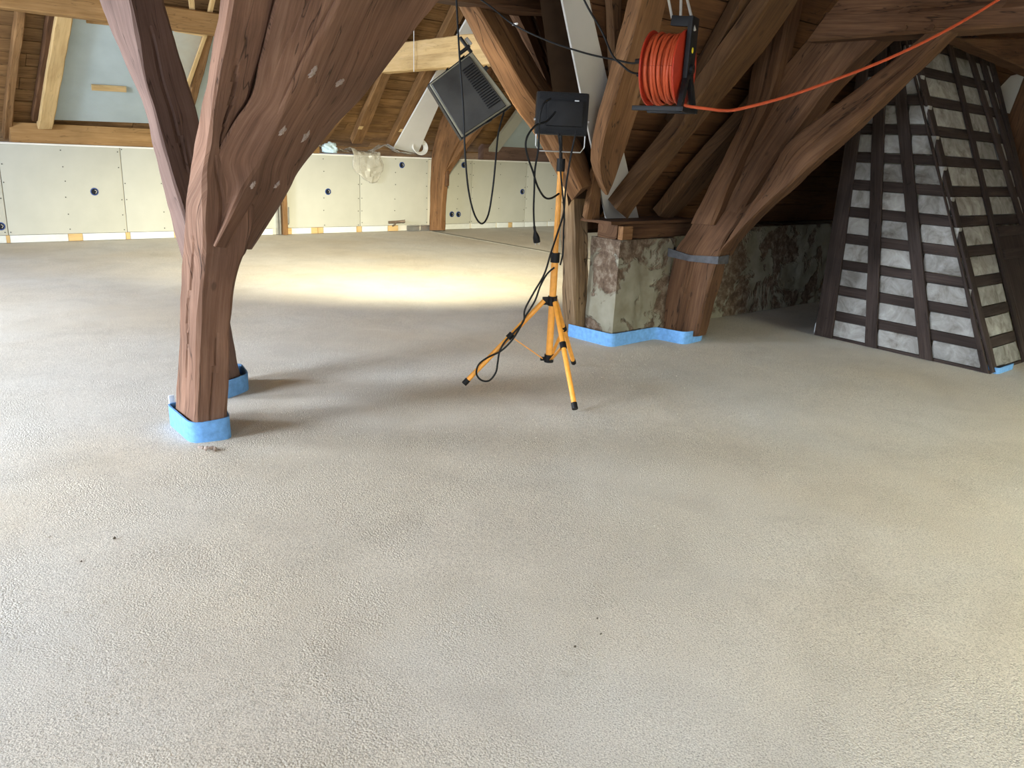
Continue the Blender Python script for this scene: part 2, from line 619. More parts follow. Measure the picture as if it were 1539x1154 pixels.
# ================================================================ THE SETTING
# floor: gently uneven screed
def make_floor():
    x0, x1, y0, y1 = GX, 13.5, FY, 12.4
    xs = [x0 + (x1 - x0) * i / 175 for i in range(176)]
    ys = [y0 + (y1 - y0) * i / 170 for i in range(171)]
    vs, fs = [], []
    for y in ys:
        for x in xs:
            z = 0.004 * noise.noise(V((x * 0.9, y * 0.9, 0))) + 0.0018 * noise.noise(V((x * 3.1, y * 3.1, 4)))
            vs.append((x, y, z - 0.004))
    n = len(xs)
    for j in range(len(ys) - 1):
        for i in range(n - 1):
            fs.append((j * n + i, j * n + i + 1, (j + 1) * n + i + 1, (j + 1) * n + i))
    f = mesh('floor', vs, fs, FLOORM, None, None, 60, (4, 4, 0))
    struct(f)
    # crumbs of dry screed lying on it, denser in the rough patches
    rnd = random.Random(3)
    parts_v, parts_f = [], []
    cnt = 0
    while cnt < 6500:
        d = 1.2 + 5.5 * rnd.random() ** 1.6
        a = YAW + (rnd.random() - 0.5) * 1.35
        x, y = d * math.sin(a), d * math.cos(a)
        dens = noise.noise(V((x * 1.3, y * 1.3, 9))) + 0.6 * noise.noise(V((x * 4, y * 4, 2)))
        cx, cy = PZ(800, 980).x, PZ(800, 980).y
        near = 0.35 * math.exp(-((x - cx) ** 2 + (y - cy) ** 2) / 0.12)
        if rnd.random() > 0.10 + max(0, dens) * 0.9 + near:
            continue
        r = rnd.uniform(0.0008, 0.0022) * (1.6 if rnd.random() < 0.05 else 1)
        b0 = len(parts_v)
        z0 = -0.003
        an = rnd.random() * 6.28
        for k in range(4):
            rr = r * rnd.uniform(0.7, 1.3)
            parts_v.append((x + rr * math.cos(an + k * 1.57), y + rr * math.sin(an + k * 1.57), z0 + r * rnd.uniform(0.2, 0.9)))
        parts_v.append((x + r * 0.2, y, z0 + r * 1.7))
        parts_v.append((x, y, z0 - r * 0.6))
        for k in range(4):
            parts_f.append((b0 + k, b0 + (k + 1) % 4, b0 + 4))
            parts_f.append((b0 + (k + 1) % 4, b0 + k, b0 + 5))
        cnt += 1
    c = mesh('screed_crumbs', parts_v, parts_f, CRUMB, None, None, 0, (1.5, 1.8, 0))
    c['kind'] = 'stuff'
    tag(c, 'small loose crumbs of pale screed scattered over the floor', 'crumbs')


make_floor()

# ---- knee wall clad with plasterboard (wall_back)
WY = 11.94
core = box('wall_back', (5.0, WY + 0.25, 0.61), (18.0, 0.38, 1.22), LIMEW)
struct(core)
def wx(px, py=290): return PY(px, py, WY).x
joints = [-1.2, wx(-170), wx(5), wx(187), wx(300), wx(418)]
def gboard(x0, x1):
    box('gypsum_board', ((x0 + x1) / 2, WY + 0.045, 0.665), (x1 - x0 - 0.012, 0.025, 1.13), GYPS, core, bev=0.003)
for a, b in zip(joints[:-1], joints[1:]):
    gboard(a, b - (0.03 if b == joints[-1] else 0))
j2 = [wx(430), wx(542.5), wx(645)]
for a, b in zip(j2[:-1], j2[1:]):
    gboard(a, b)
j3 = [wx(668), wx(710), wx(792), wx(870), 12.6]
for a, b in zip(j3[:-1], j3[1:]):
    gboard(a, b)
box('shelf_board', (5.0, WY + 0.15, 1.238), (18.0, 0.30, 0.022), GYPW, core, bev=0.004)
# white insulation pieces and timber blocks in the gap under the boards
rnd = random.Random(11)
gap = [(-60, 8, 'w'), (8, 14, 'b'), (15, 102, 'w'), (103, 124, 'b'), (125, 189, 'w'), (190, 196, 'b'), (197, 262, 'w'), (262, 270, 'b'), (271, 345, 'w'), (346, 356, 'b'), (357, 411, 'w'),
       (431, 440, 'b'), (440, 469, 'w'), (469, 479, 'b'), (480, 487, 'b'), (488, 537, 'w'), (538, 545, 'b'), (546, 584, 'w'), (585, 600, 'b'),
       (666, 707, 'w'), (711, 746, 'w'), (749, 765, 'w'), (765, 771, 'b'), (772, 789, 'w'), (790, 823, 'w'), (825, 850, 'w'), (851, 866, 'b'), (867, 900, 'w')]
for a, b, k in gap:
    xa, xb = wx(a, 350), wx(b, 345)
    if k == 'w':
        box('insulation_strip', ((xa + xb) / 2, WY + 0.045, 0.048), (xb - xa, 0.03, 0.094), INSU, core, bev=0.002)
    else:
        box('wood_block', ((xa + xb) / 2, WY + 0.05, 0.048), (xb - xa, 0.03, 0.094), NEWW, core, bev=0.002)
# screw heads of the boards, too small to pick apart
sc = []
for x0, x1 in list(zip(joints[:-1], joints[1:])) + list(zip(j2[:-1], j2[1:])) + list(zip(j3[:-1], j3[1:])):
    for xx in (x0 + 0.03, (x0 + x1) / 2, x1 - 0.03):
        for q in range(6):
            if random.random() < 0.8:
                sc.append(box_geo((xx + random.uniform(-.01, .01), WY + 0.031, 0.14 + q * 0.21 + random.uniform(-.02, .02)), (0.012, 0.006, 0.012)))
s = joined('screw_heads', sc, BOXDARK, core)
s['kind'] = 'stuff'

# ---- roof slope over the knee wall: boards on rafters (ceiling)
UPW = V((0, -math.cos(RWA), math.sin(RWA)))
deck = mesh('ceiling', [V((-4, 0, 0)) + RWP + RWN * 0.20 - UPW * 0.5, V((13.5, 0, 0)) + RWP + RWN * 0.20 - UPW * 0.5,
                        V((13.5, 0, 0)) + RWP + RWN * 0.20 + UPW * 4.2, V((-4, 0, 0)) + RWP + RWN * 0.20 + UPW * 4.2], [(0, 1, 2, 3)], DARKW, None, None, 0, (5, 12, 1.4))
struct(deck)
RXW = Matrix((V((1, 0, 0)), UPW, RWN)).transposed()
rnd = random.Random(5)
bw = 0.205
for r in range(19):
    x = -3.9 + rnd.uniform(-1.5, 0)
    while x < 13.3:
        L = rnd.uniform(2.6, 4.4)
        xe = min(x + L, 13.4)
        xs = max(x, -3.95)
        if xe - xs > 0.15:
            c = RWP + RWN * (0.145 + rnd.uniform(-.006, .006)) + UPW * (-0.4 + r * bw) + V(((xs + xe) / 2, 0, 0))
            box('board', c, (xe - xs - 0.006, bw - rnd.uniform(0.007, 0.016), 0.028), BOARDM, deck, RXW, 0.003)
        x += L

# flat boarding above, out of the picture, and the walls that close the attic behind the viewer
ZC = 3.7
yc = (RWP + RWN * 0.2 + UPW * ((ZC - (RWP + RWN * 0.2).z) / UPW.z)).y
fl = box('ceiling', ((GX + 13.5) / 2, (FY + yc) / 2, ZC + 0.05), (13.5 - GX, yc - FY, 0.06), BOARDM)
struct(fl)


def wall_with_holes(name, axis, pos, u0, u1, z1, holes, mat, thick=0.3, side=-1):
    """Wall in the plane axis=pos made of the pieces around its window openings."""
    geos = []
    def piece(a, b, c, d):
        if b - a < 1e-3 or d - c < 1e-3:
            return
        if axis == 'x':
            geos.append(box_geo((pos + side * thick / 2, (a + b) / 2, (c + d) / 2), (thick, b - a, d - c)))
        else:
            geos.append(box_geo(((a + b) / 2, pos + side * thick / 2, (c + d) / 2), (b - a, thick, d - c)))
    u = u0
    for (a, b, c, d) in sorted(holes):
        piece(u, a, 0, z1)
        piece(a, b, 0, c)
        piece(a, b, d, z1)
        u = b
    piece(u, u1, 0, z1)
    return struct(joined(name, geos, mat, None, 30, None))


wall_with_holes('wall_left', 'x', GX, FY, 12.4, ZC, WINS, LIMEW)
wall_with_holes('wall_front', 'y', FY, GX, 13.5, ZC, FWINS, LIMEW)
wall_with_holes('wall_right', 'x', 13.5, FY, 12.4, ZC, [], LIMEW, side=1)


def window(i, axis, pos, a, b, c, d):
    def P(u, z, w):
        return V((pos - w, u, z)) if axis == 'x' else V((u, pos - w, z))
    geos = []
    for u in (a + 0.03, (a + b) / 2, b - 0.03):
        geos.append(box_geo(P(u, (c + d) / 2, 0.12), (0.05, 0.06, d - c) if axis == 'x' else (0.06, 0.05, d - c)))
    for z in (c + 0.03, d - 0.03):
        geos.append(box_geo(P((a + b) / 2, z, 0.12), (0.05, b - a, 0.06) if axis == 'x' else (b - a, 0.05, 0.06)))
    f = struct(joined('window_%d' % i, geos, NEWW, None, 30, P((a + b) / 2, c, 0.12)))
    for u in ((a * 3 + b) / 4, (a + 3 * b) / 4):
        box('pane', P(u, (c + d) / 2, 0.12), (0.006, (b - a) / 2 - 0.08, d - c - 0.1) if axis == 'x' else ((b - a) / 2 - 0.08, 0.006, d - c - 0.1), GLASS, f)


for i, w in enumerate(WINS):
    window(i + 1, 'x', GX, *w)
for i, w in enumerate(FWINS):
    window(4 + i, 'y', FY, *w)

# ---- low masonry wall behind the chimney, roof slope above it
def rough_wall(name, x0, x1, y, z1, mat, amp=0.012, thick=0.35, top=None):
    nx, nz = int((x1 - x0) / 0.03), int(z1 / 0.03)
    vs, fs = [], []
    for j in range(nz + 1):
        for i in range(nx + 1):
            x = x0 + (x1 - x0) * i / nx
            z = z1 * j / nz
            p = V((x, y, z))
            n1 = noise.noise(p * 2.2) + 0.5 * noise.noise(p * 6)
            dd = amp * (1.6 if n1 > 0.12 else 0) * (0.7 + noise.noise(p * 25)) + amp * 0.4 * noise.noise(p * 9)
            vs.append((x, y + dd, z))
    n = nx + 1
    for j in range(nz):
        for i in range(nx):
            fs.append((j * n + i, j * n + i + 1, (j + 1) * n + i + 1, (j + 1) * n + i))
    b0 = len(vs)
    vs += [(x0, y + thick, 0), (x1, y + thick, 0), (x1, y + thick, z1), (x0, y + thick, z1)]
    fs.append((b0 + 1, b0, b0 + 3, b0 + 2))
    fs.append(tuple([nz * n + i for i in range(n)] + [b0 + 2, b0 + 3]))
    fs.append(tuple([j * n for j in range(nz + 1)] + [b0 + 3, b0]))
    fs.append(tuple([j * n + nx for j in range(nz + 1)] + [b0 + 2, b0 + 1]))
    return mesh(name, vs, fs, mat, None, None, 60, ((x0 + x1) / 2, y, 0))


mw = rough_wall('wall_masonry', 5.29, 13.5, 4.47, 0.86, PLAST)
mw.name = 'wall_side'
struct(mw)
UPM = V((0, -math.cos(RMA), math.sin(RMA)))
RXM = Matrix((V((1, 0, 0)), UPM, RMN)).transposed()
XM0 = 4.62
VSL = 0.86                     # the left end of this slope runs up along a valley
LM = (ZC - 0.6) / math.sin(RMA)
mdeck = mesh('ceiling', [RMP + RMN * 0.16 - UPM * 0.25 + V((XM0, 0, 0)), RMP + RMN * 0.16 - UPM * 0.25 + V((13.5, 0, 0)),
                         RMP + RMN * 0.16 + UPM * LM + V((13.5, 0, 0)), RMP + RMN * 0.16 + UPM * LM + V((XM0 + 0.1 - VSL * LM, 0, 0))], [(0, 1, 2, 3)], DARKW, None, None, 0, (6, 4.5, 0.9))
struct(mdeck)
r = 0
v = -0.15
while v < LM - 0.1:
    w = rnd.uniform(0.17, 0.24)
    x = XM0 - max(v, 0) * VSL + 0.16
    while x < 12:
        L = rnd.uniform(1.6, 3.4)
        xe = min(x + L, 12.2)
        if xe - x > 0.1:
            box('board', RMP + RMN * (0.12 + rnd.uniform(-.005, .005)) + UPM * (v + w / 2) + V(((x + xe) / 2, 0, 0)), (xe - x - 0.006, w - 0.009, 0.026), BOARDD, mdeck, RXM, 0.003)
        x += L
    v += w

# ================================================================ BIG TIMBERS
# ---- great oak post with its heavy brace
post = empty('timber_post', (1.25, 3.82, 0), 'thick reddish oak post with a heavy leaning brace, wrapped in blue foam at its foot', 'post')
def ring4(*c): return [PY(px, py, y) for px, py, y in c]
def flat(r, z):
    return [V((p.x, p.y, z)) for p in r]
# corners: front-left arris, front-right, back-right, back-left (silhouette)
PR = []
base = [PZ(292, 662), PZ(341, 656), PZ(341, 656) + V((0.05, 0.26, 0)), PZ(261, 636)]
PR.append([p + V((0, 0, -0.01)) for p in base])
for py, L, A, R, yf in ((500, 268, 297, 347, 3.68), (400, 273, 304, 361, 3.66), (372, 275, 306, 373, 3.65), (310, 279, 306, 384, 3.57),
                        (262, 286, 306, 360, 3.48), (215, 293, 313, 343, 3.39), (180, 299, 317, 356, 3.32), (145, 304, 321, 377, 3.25), (87, 315, 331, 391, 3.135), (40, 324, 340, 403, 3.04), (0, 331, 346, 413, 2.96), (-110, 350, 364, 446, 2.75), (-230, 372, 386, 476, 2.52)):
    fl_, fr = PY(A, py, yf), PY(R, py, yf + 0.03)
    bl = PY(L, py, yf + 0.22)
    br = fr + V((0.03, 0.27, 0))
    PR.append([fl_, fr, br, bl])
shaft = timber('shaft', PR, OAK, post, seg=0.035, cs=0.02, amp=0.009, ch=0.014,
               cracks=[(0, 0.85, 0.35, 1.35, 2.0, 0.03), (0, 0.5, 0.6, 0.1, 0.6, 0.012), (0, 0.3, 0.35, 1.0, 1.5, 0.012), (3, 0.5, 0.5, 0.3, 1.1, 0.015)])
# brace: crack line (left edge), E2 arris, E3 arris, E4 lower edge
BR = []
for (py1, l), (py2, e2), (py3, e3), (py4, e4), y, ya in (
        ((366, 319), (371, 322), (375, 375), (375, 379), 3.60, 3.70), ((335, 326), (335, 341), (335, 402), (333, 406), 3.57, 3.68), ((285, 330), (284, 366), (287, 431), (285, 435), 3.50, 3.56), ((250, 322), (244, 391), (258, 446), (258, 449), 3.435, 3.48),
        ((215, 334), (215, 404), (218, 466), (222, 478), 3.365, 3.40), ((180, 354), (180, 422), (180, 485), (186, 508), 3.295, 3.325), ((145, 378), (145, 436), (145, 510), (150, 543), 3.225, 3.25), ((87, 393), (87, 466), (98, 540), (90, 590), 3.11, 3.13),
        ((40, 405), (40, 494), (40, 578), (38, 630), 3.01, 3.03), ((0, 415), (0, 518), (0, 605), (0, 662), 2.93, 2.95), ((-110, 442), (-110, 588), (-110, 682), (-110, 742), 2.70, 2.72), ((-230, 472), (-230, 662), (-230, 766), (-230, 830), 2.46, 2.48)):
    a, b2, c = PY(l, py1, ya), PY(e2, py2, y - 0.01), PY(e3, py3, y + 0.20)
    d4 = PY(e4, py4, y + 0.38)
    e = PY(l - 14, py1, y + 0.40)
    BR.append([a, b2, c, d4, e])
brace = timber('brace', BR, OAK, post, seg=0.035, cs=0.02, amp=0.006, ch=0.010,
               cracks=[(0, 0.85, 0.9, 0.7, 1.9, 0.012), (0, 0.35, 0.5, 0.9, 1.7, 0.008)])
# plaster splashes stuck to the side of the brace
from mathutils.bvhtree import BVHTree
_bm = bmesh.new(); _bm.from_mesh(brace.data)
_bvh = BVHTree.FromBMesh(_bm)
def splash(px, py, s, i):
    o_ = WPOS[brace.name]
    loc, nrm, _, _ = _bvh.ray_cast(CAM - o_, ray(px, py).normalized())
    if loc is None:
        return
    c = loc + o_
    if nrm.dot(CAM - c) < 0:
        nrm = -nrm
    ax = nrm.cross(V((0, 0, 1))).normalized()
    ay = nrm.cross(ax)
    vs, fs = [c + nrm * 0.006], []
    n = 22
    for rr0 in (0.55, 1.0):
        for k in range(n):
            a = 2 * math.pi * k / n
            rr = s * rr0 * (0.72 + 0.75 * noise.noise(V((math.cos(a) * 2.6, math.sin(a) * 2.6, i * 5.0 + rr0))))
            vs.append(c + ax * math.cos(a) * rr * 0.7 + ay * math.sin(a) * rr + nrm * (0.007 if rr0 < 1 else -0.006))
    for k in range(n):
        k2 = (k + 1) % n
        fs.append((0, 1 + k, 1 + k2))
        fs.append((1 + k, 1 + n + k, 1 + n + k2, 1 + k2))
    mesh('plaster_splash', vs, fs, SPLASH, post, None, 60, c)
for i, (px, py, s) in enumerate(((470, 108, 0.046), (511, 123, 0.042), (424, 197, 0.036), (459, 205, 0.046), (380, 277, 0.034), (416, 277, 0.032))):
    splash(px, py, s, i)
_bm.free()

# ---- second post, leaning along the eaves
P2 = []
for py, L, A, R, y in ((585, 318, 336, 366, 4.42), (480, 296, 316, 345, 4.42), (346, 260, 283, 325, 4.42), (284, 244, 264, 314, 4.42), (226, 231, 247, 304, 4.42), (171, 219, 233, 296, 4.42),
                       (120, 199, 218, 281, 4.42), (51, 167, 205, 261, 4.42), (0, 147, 195, 246, 4.42), (-100, 118, 170, 222, 4.42), (-220, 84, 140, 196, 4.42)):
    P2.append([PY(A, py, y), PY(R, py, y + 0.10), PY(R, py, y + 0.10) + V((0.05, 0.2, 0)), PY(L, py, y + 0.20)])
for p in P2[0]:
    p.z = -0.01
pp2 = timber('timber_post', P2, OAKG, None, seg=0.035, cs=0.02, amp=0.008, ch=0.012,
             cracks=[(0, 0.45, 0.35, 1.25, 2.05, 0.02), (0, 0.75, 0.6, 0.9, 1.5, 0.012)], origin=(sum(P2[0], V()) / 4))
tag(pp2, 'greyish oak post leaning away behind the thick post with the brace', 'post')


# ---- blue foam strips round the feet of things
def foam(name, pts, label, h=0.10, closed=True, mat=FOAM, parent=None, wob=0.006, z0=-0.005, th=0.009):
    pts = [V((p[0], p[1], 0)) for p in pts]
    n = len(pts)
    # round the corners
    out = []
    for i, p in enumerate(pts):
        if not closed and i in (0, n - 1):
            out.append(p)
            continue
        a, b = pts[i - 1], pts[(i + 1) % n]
        ra = min(0.05, (a - p).length * 0.4)
        rb = min(0.05, (b - p).length * 0.4)
        q0, q1 = p + (a - p).normalized() * ra, p + (b - p).normalized() * rb
        for t in (0, .33, .67, 1):
            out.append((q0.lerp(p, t)).lerp(p.lerp(q1, t), t))
    m = len(out)
    vs, fs = [], []
    for i, p in enumerate(out):
        a, b = (out[i - 1] if (closed or i) else p), (out[(i + 1) % m] if (closed or i < m - 1) else p)
        t = (b - a).normalized()
        nn = V((t.y, -t.x, 0))
        hh = h + wob * noise.noise(p * 6)
        lean = nn * 0.006 * noise.noise(p * 4 + V((5, 0, 0)))
        vs += [p + nn * th + V((0, 0, z0)), p + nn * th + lean + V((0, 0, hh)), p + lean + V((0, 0, hh)), p + V((0, 0, z0))]
    rng = m if closed else m - 1
    for i in range(rng):
        j = (i + 1) % m
        for k in range(4):
            k2 = (k + 1) % 4
            fs.append((i * 4 + k, i * 4 + k2, j * 4 + k2, j * 4 + k))
    if not closed:
        fs.append((3, 2, 1, 0))
        b0 = (m - 1) * 4
        fs.append((b0, b0 + 1, b0 + 2, b0 + 3))
    o = mesh(name, vs, fs, mat, parent, None, 50, out[0])
    if label:
        tag(o, label, 'foam strip', 'blue foam edge strips')
    return o


def grow(ring, d):
    c = sum(ring, V()) / len(ring)
    return [p + (p - c).normalized() * d for p in ring]


fs1 = foam('foam_strip', grow(base, 0.030), 'bright blue foam strip wrapped round the foot of the thick braced post', 0.105, wob=0.012)
b2 = [V((p.x, p.y, 0)) for p in P2[0]]
foam('foam_strip', grow(b2, 0.03), 'blue foam strip round the foot of the leaning post behind', 0.10)
# white end of the strip standing up at the back
box('foam_end', PZ(266, 632) + V((-0.005, 0.05, 0.065)), (0.03, 0.012, 0.13), FOAMW, fs1, bev=0.004)
# crumbled mortar at the foot
mort = []
rnd = random.Random(21)
def lump(c, r, rnd):
    vs, fs = [], []
    bm = bmesh.new()
    bmesh.ops.create_icosphere(bm, subdivisions=1, radius=r)
    for v in bm.verts:
        vs.append(V(c) + v.co * rnd.uniform(0.6, 1.3))
    bm.verts.index_update()
    fs = [tuple(v.index for v in f.verts) for f in bm.faces]
    bm.free()
    return vs, fs
c0 = PZ(312, 676)
for i in range(9):
    mort.append(lump(c0 + V((rnd.uniform(-.035, .035), rnd.uniform(-.03, .03), rnd.uniform(0.004, .02))), rnd.uniform(.006, .013), rnd))
tag(joined('mortar_lumps', mort, SPLASH, None, 0, c0), 'small grey heap of mortar lumps at the foot of the thick post', 'mortar')

# ---- truss on the right: curved foot, struts, tie beam
truss = empty('roof_truss', PX(1020, 505, 5.3), 'brown curved oak truss strut rising from the floor beside the masonry pier', 'roof truss')
fr_ = []
for l, r, x in zip([(989, 500), (996, 460), (1003, 420), (1012, 380), (1030, 350), (1050, 316), (1080, 268)],
                   [(1046, 506), (1057, 462), (1067, 424), (1079, 386), (1092, 356), (1112, 330), (1136, 292)], (5.26, 5.26, 5.26, 5.26, 5.265, 5.31, 5.42)):
    p, q = PX(*l, x), PX(*r, x)
    fr_.append([p, q, q + V((0.16, 0, 0)), p + V((0.16, 0, 0))])
foot = timber('foot', fr_, TRUSS, truss, seg=0.05, cs=0.03, amp=0.010, ch=0.022, cracks=[(0, 0.4, 0.5, 0.05, 0.7, 0.02), (0, 0.7, 0.6, 0.1, 0.5, 0.015)])
ptimber('strut', [(1084, 374), (1106, 338), (1142, 280), (1180, 218), (1280, 138), (1381, 56), (1440, 5)],
        [(1084, 378), (1131, 327), (1181, 282), (1226, 240), (1311, 162), (1418, 58), (1461, 18)],
        ('x', 5.24), 0.15, TRUSS, truss, seg=0.05, cs=0.03, amp=0.010, ch=0.022, cracks=[(0, 0.5, 0.7, 0.8, 1.9, 0.012), (0, 0.25, 0.3, 0.3, 1.4, 0.014)])
ptimber('strut', [(1024, 380), (1054, 310), (1096, 226), (1167, 115), (1212, 58), (1240, 18)], [(1078, 386), (1112, 318), (1166, 236), (1240, 136), (1318, 58), (1350, 20)],
        ('x', 5.33), 0.22, TRUSS, truss, seg=0.05, cs=0.03, amp=0.009, ch=0.02, cracks=[(0, 0.5, 0.6, 0.4, 1.8, 0.012)])
ptimber('queen_post', [(1036, 336), (1060, 288), (1095, 215), (1117, 165), (1131, 95), (1148, 0), (1160, -80), (1175, -180)], [(1070, 338), (1092, 284), (1122, 216), (1150, 160), (1168, 105), (1189, 0), (1202, -80), (1217, -180)],
        ('x', 5.238), 0.16, TRUSS, truss, seg=0.05, cs=0.03, amp=0.008, ch=0.018, cracks=[(0, 0.5, 0.6, 0.3, 1.6, 0.012)])
# tie beam along y
tz = 2.27
yA, yB = PX(1212, 58, 5.2).y, 0.3
tie = timber('tie_beam', [[V((5.2, yA, tz)), V((5.46, yA, tz)), V((5.46, yA - 0.25, tz + 0.30)), V((5.2, yA - 0.25, tz + 0.30))],
                          [V((5.2, yB, tz)), V((5.46, yB, tz)), V((5.46, yB, tz + 0.30)), V((5.2, yB, tz + 0.30))]], TRUSS, truss, seg=0.05, cs=0.03, amp=0.008, ch=0.016,
             cracks=[(3, 0.45, 0.7, 0.2, 2.0, 0.02), (3, 0.2, 0.3, 0.5, 1.4, 0.012)])
for px, py in ((1360, 42), (1401, 41)):
    c = PX(px, py, 5.195)
    tube('wooden_peg', [c + V((0.03, 0, 0)), c + V((-0.012, 0, 0))], 0.017, TRUSS, tie, n=1, sides=10, smooth=False)
# strap round the strut
sp = [PX(1003, 378, 5.235), PX(1038, 388, 5.228), PX(1080, 391, 5.235)]
vs, fs = [], []
loop = [sp[0] + V((0.12, 0.02, 0)), sp[0] + V((0.0, 0.02, 0)), sp[1], sp[2] + V((-.005, -0.008, 0)), sp[2] + V((0.12, 0.0, 0))]
m = len(loop)
for i, p in enumerate(loop):
    hh = 0.030 + 0.006 * math.sin(i * 2.1)
    o_ = V((-0.012, 0, 0)) if i in (1, 2, 3) else V((0.012, 0, 0))
    vs += [p + V((0, 0, -hh)), p + V((0, 0, hh)), p + o_ + V((0, 0, hh)), p + o_ + V((0, 0, -hh))]
for i in range(m):
    j = (i + 1) % m
    for k in range(4):
        fs.append((i * 4 + k, i * 4 + (k + 1) % 4, j * 4 + (k + 1) % 4, j * 4 + k))
mesh('strap', vs, fs, STRAP, truss, None, 40, sp[1])['label'] = 'dark grey strap tied round the strut'

# ---- masonry pier
PC = PZ(919, 516)
pier = empty('masonry_pier', PC, 'low crumbling plaster and masonry pier with a timber plate on top', 'pier')
def rough_block(name, x0, x1, y0, y1, z1, parent):
    bm = bmesh.new()
    bmesh.ops.create_cube(bm, size=1.0)
    bmesh.ops.subdivide_edges(bm, edges=bm.edges[:], cuts=23, use_grid_fill=True)
    for v in bm.verts:
        p = V((x0 + (v.co.x + .5) * (x1 - x0), y0 + (v.co.y + .5) * (y1 - y0), (v.co.z + .5) * z1))
        cen = V(((x0 + x1) / 2, (y0 + y1) / 2, p.z))
        n1 = noise.noise(p * 3.1) + 0.5 * noise.noise(p * 8)
        dd = -0.022 * (1 if n1 > 0.1 else 0) * (0.6 + noise.noise(p * 28)) + 0.006 * noise.noise(p * 10)
        r = (p - cen)
        v.co = p + r.normalized() * dd
    bm.verts.index_update()
    vs = [v.co.copy() for v in bm.verts]
    fs = [tuple(v.index for v in f.verts) for f in bm.faces]
    bm.free()
    return mesh(name, vs, fs, PLAST, parent, None, 60, ((x0 + x1) / 2, (y0 + y1) / 2, 0))
pz = PY(925, 362, PC.y).z
rough_block('masonry_core', PC.x, PC.x + 0.66, PC.y, PC.y + 0.32, pz, pier)
beam('timber_plate', (PC.x - 0.02, PC.y + 0.13, pz + 0.065), (PC.x + 0.95, PC.y + 0.13, pz + 0.065), 0.21, 0.12, TRUSS, pier, amp=0.006)
beam('cover_board', (PC.x - 0.14, PC.y + 0.15, pz + 0.138), (PC.x + 0.95, PC.y + 0.15, pz + 0.138), 0.34, 0.025, TRUSS, pier, amp=0.003, ch=0.004)
beam('block', (PC.x - 0.012, PC.y - 0.005, pz + 0.06), (PC.x + 0.10, PC.y - 0.005, pz + 0.06), 0.05, 0.105, BRACE, pier, amp=0.002, ch=0.004)
# foam strip along pier and truss foot
a0 = PZ(861, 506); c0 = PZ(918, 520); e0 = PZ(984, 508); f0 = PZ(1028, 517); g0 = PZ(1054, 511)
foam('foam_strip', [a0 + V((0, 0.05, 0)), a0, c0 + V((-0.012, -0.012, 0)), e0, f0, g0, g0 + V((0.10, 0.10, 0))], 'long blue foam strip round the masonry pier and the truss foot', 0.10, closed=False)

# pale weathered post standing against the pier
wp = ptimber('timber_post', [(865, 503), (863, 430), (862, 360), (860, 290), (860, 282)], [(886, 508), (886, 430), (886, 360), (884, 290), (878, 284)], ('y', 4.56), 0.16, WEATH, None, seg=0.04, cs=0.02, amp=0.010, ch=0.018,
             cracks=[(0, 0.9, 0.7, 0.4, 1.1, 0.025), (0, 0.3, 0.4, 0.2, 0.8, 0.012)])
tag(wp, 'short pale weathered post standing against the side of the masonry pier', 'post')
dk = ptimber('timber_post', [(886, 345), (884, 290), (872, 230), (850, 150)], [(905, 342), (903, 290), (895, 230), (880, 150)], ('y', 4.66), 0.14, TRUSS, None, amp=0.006)
tag(dk, 'dark post standing on the pier behind the pale weathered post', 'post')

# brace rising to the left from the pier; the flood light hangs from it
BL = [(859, 302), (835, 259), (804, 203), (771, 156), (725, 76), (685, 0), (640, -80), (600, -150)]
BA = [(874, 283), (850, 232), (818, 174), (786, 128), (744, 55), (712, 0), (668, -80), (630, -150)]
BRr = [(893, 275), (876, 222), (845, 158), (812, 108), (774, 40), (748, -5), (706, -85), (668, -155)]
rg = []
for l, a, r in zip(BL, BA, BRr):
    y = 4.13
    rg.append([PY(l[0], l[1], y + 0.10), PY(a[0], a[1], y), PY(r[0], r[1], y + 0.10), PY(r[0], r[1], y + 0.32), PY(l[0], l[1], y + 0.30)])
bb = timber('timber_brace', rg, BRACE, None, seg=0.05, cs=0.03, amp=0.008, ch=0.012, cracks=[(1, 0.5, 0.55, 0.5, 1.6, 0.012), (0, 0.4, 0.5, 0.1, 0.7, 0.01)])
tag(bb, 'orange brown timber brace rising from the pier with the flood light hung on it', 'brace')
t2 = ptimber('timber_brace', [(876, 282), (842, 180), (820, 125), (770, 12), (745, -40), (710, -120)], [(910, 280), (892, 210), (872, 120), (848, 10), (836, -40), (816, -120)], ('y', 4.50), 0.25, TRUSS, None, seg=0.05, cs=0.03, amp=0.010, ch=0.02,
             cracks=[(0, 0.15, 0.3, 0.5, 1.5, 0.02), (0, 0.6, 0.5, 0.4, 1.4, 0.012)])
tag(t2, 'broad dark brown timber rising behind the tripod light, beside the white board', 'brace')
tb = ptimber('cross_beam', [(660, -60), (730, -60), (800, -60), (860, -60)], [(660, -4), (730, 8), (800, 18), (860, 21)], ('y', 4.02), 0.2, TRUSS, None, amp=0.01, ch=0.02)
tag(tb, 'dark cross beam above the brace that carries the flood light', 'beam')

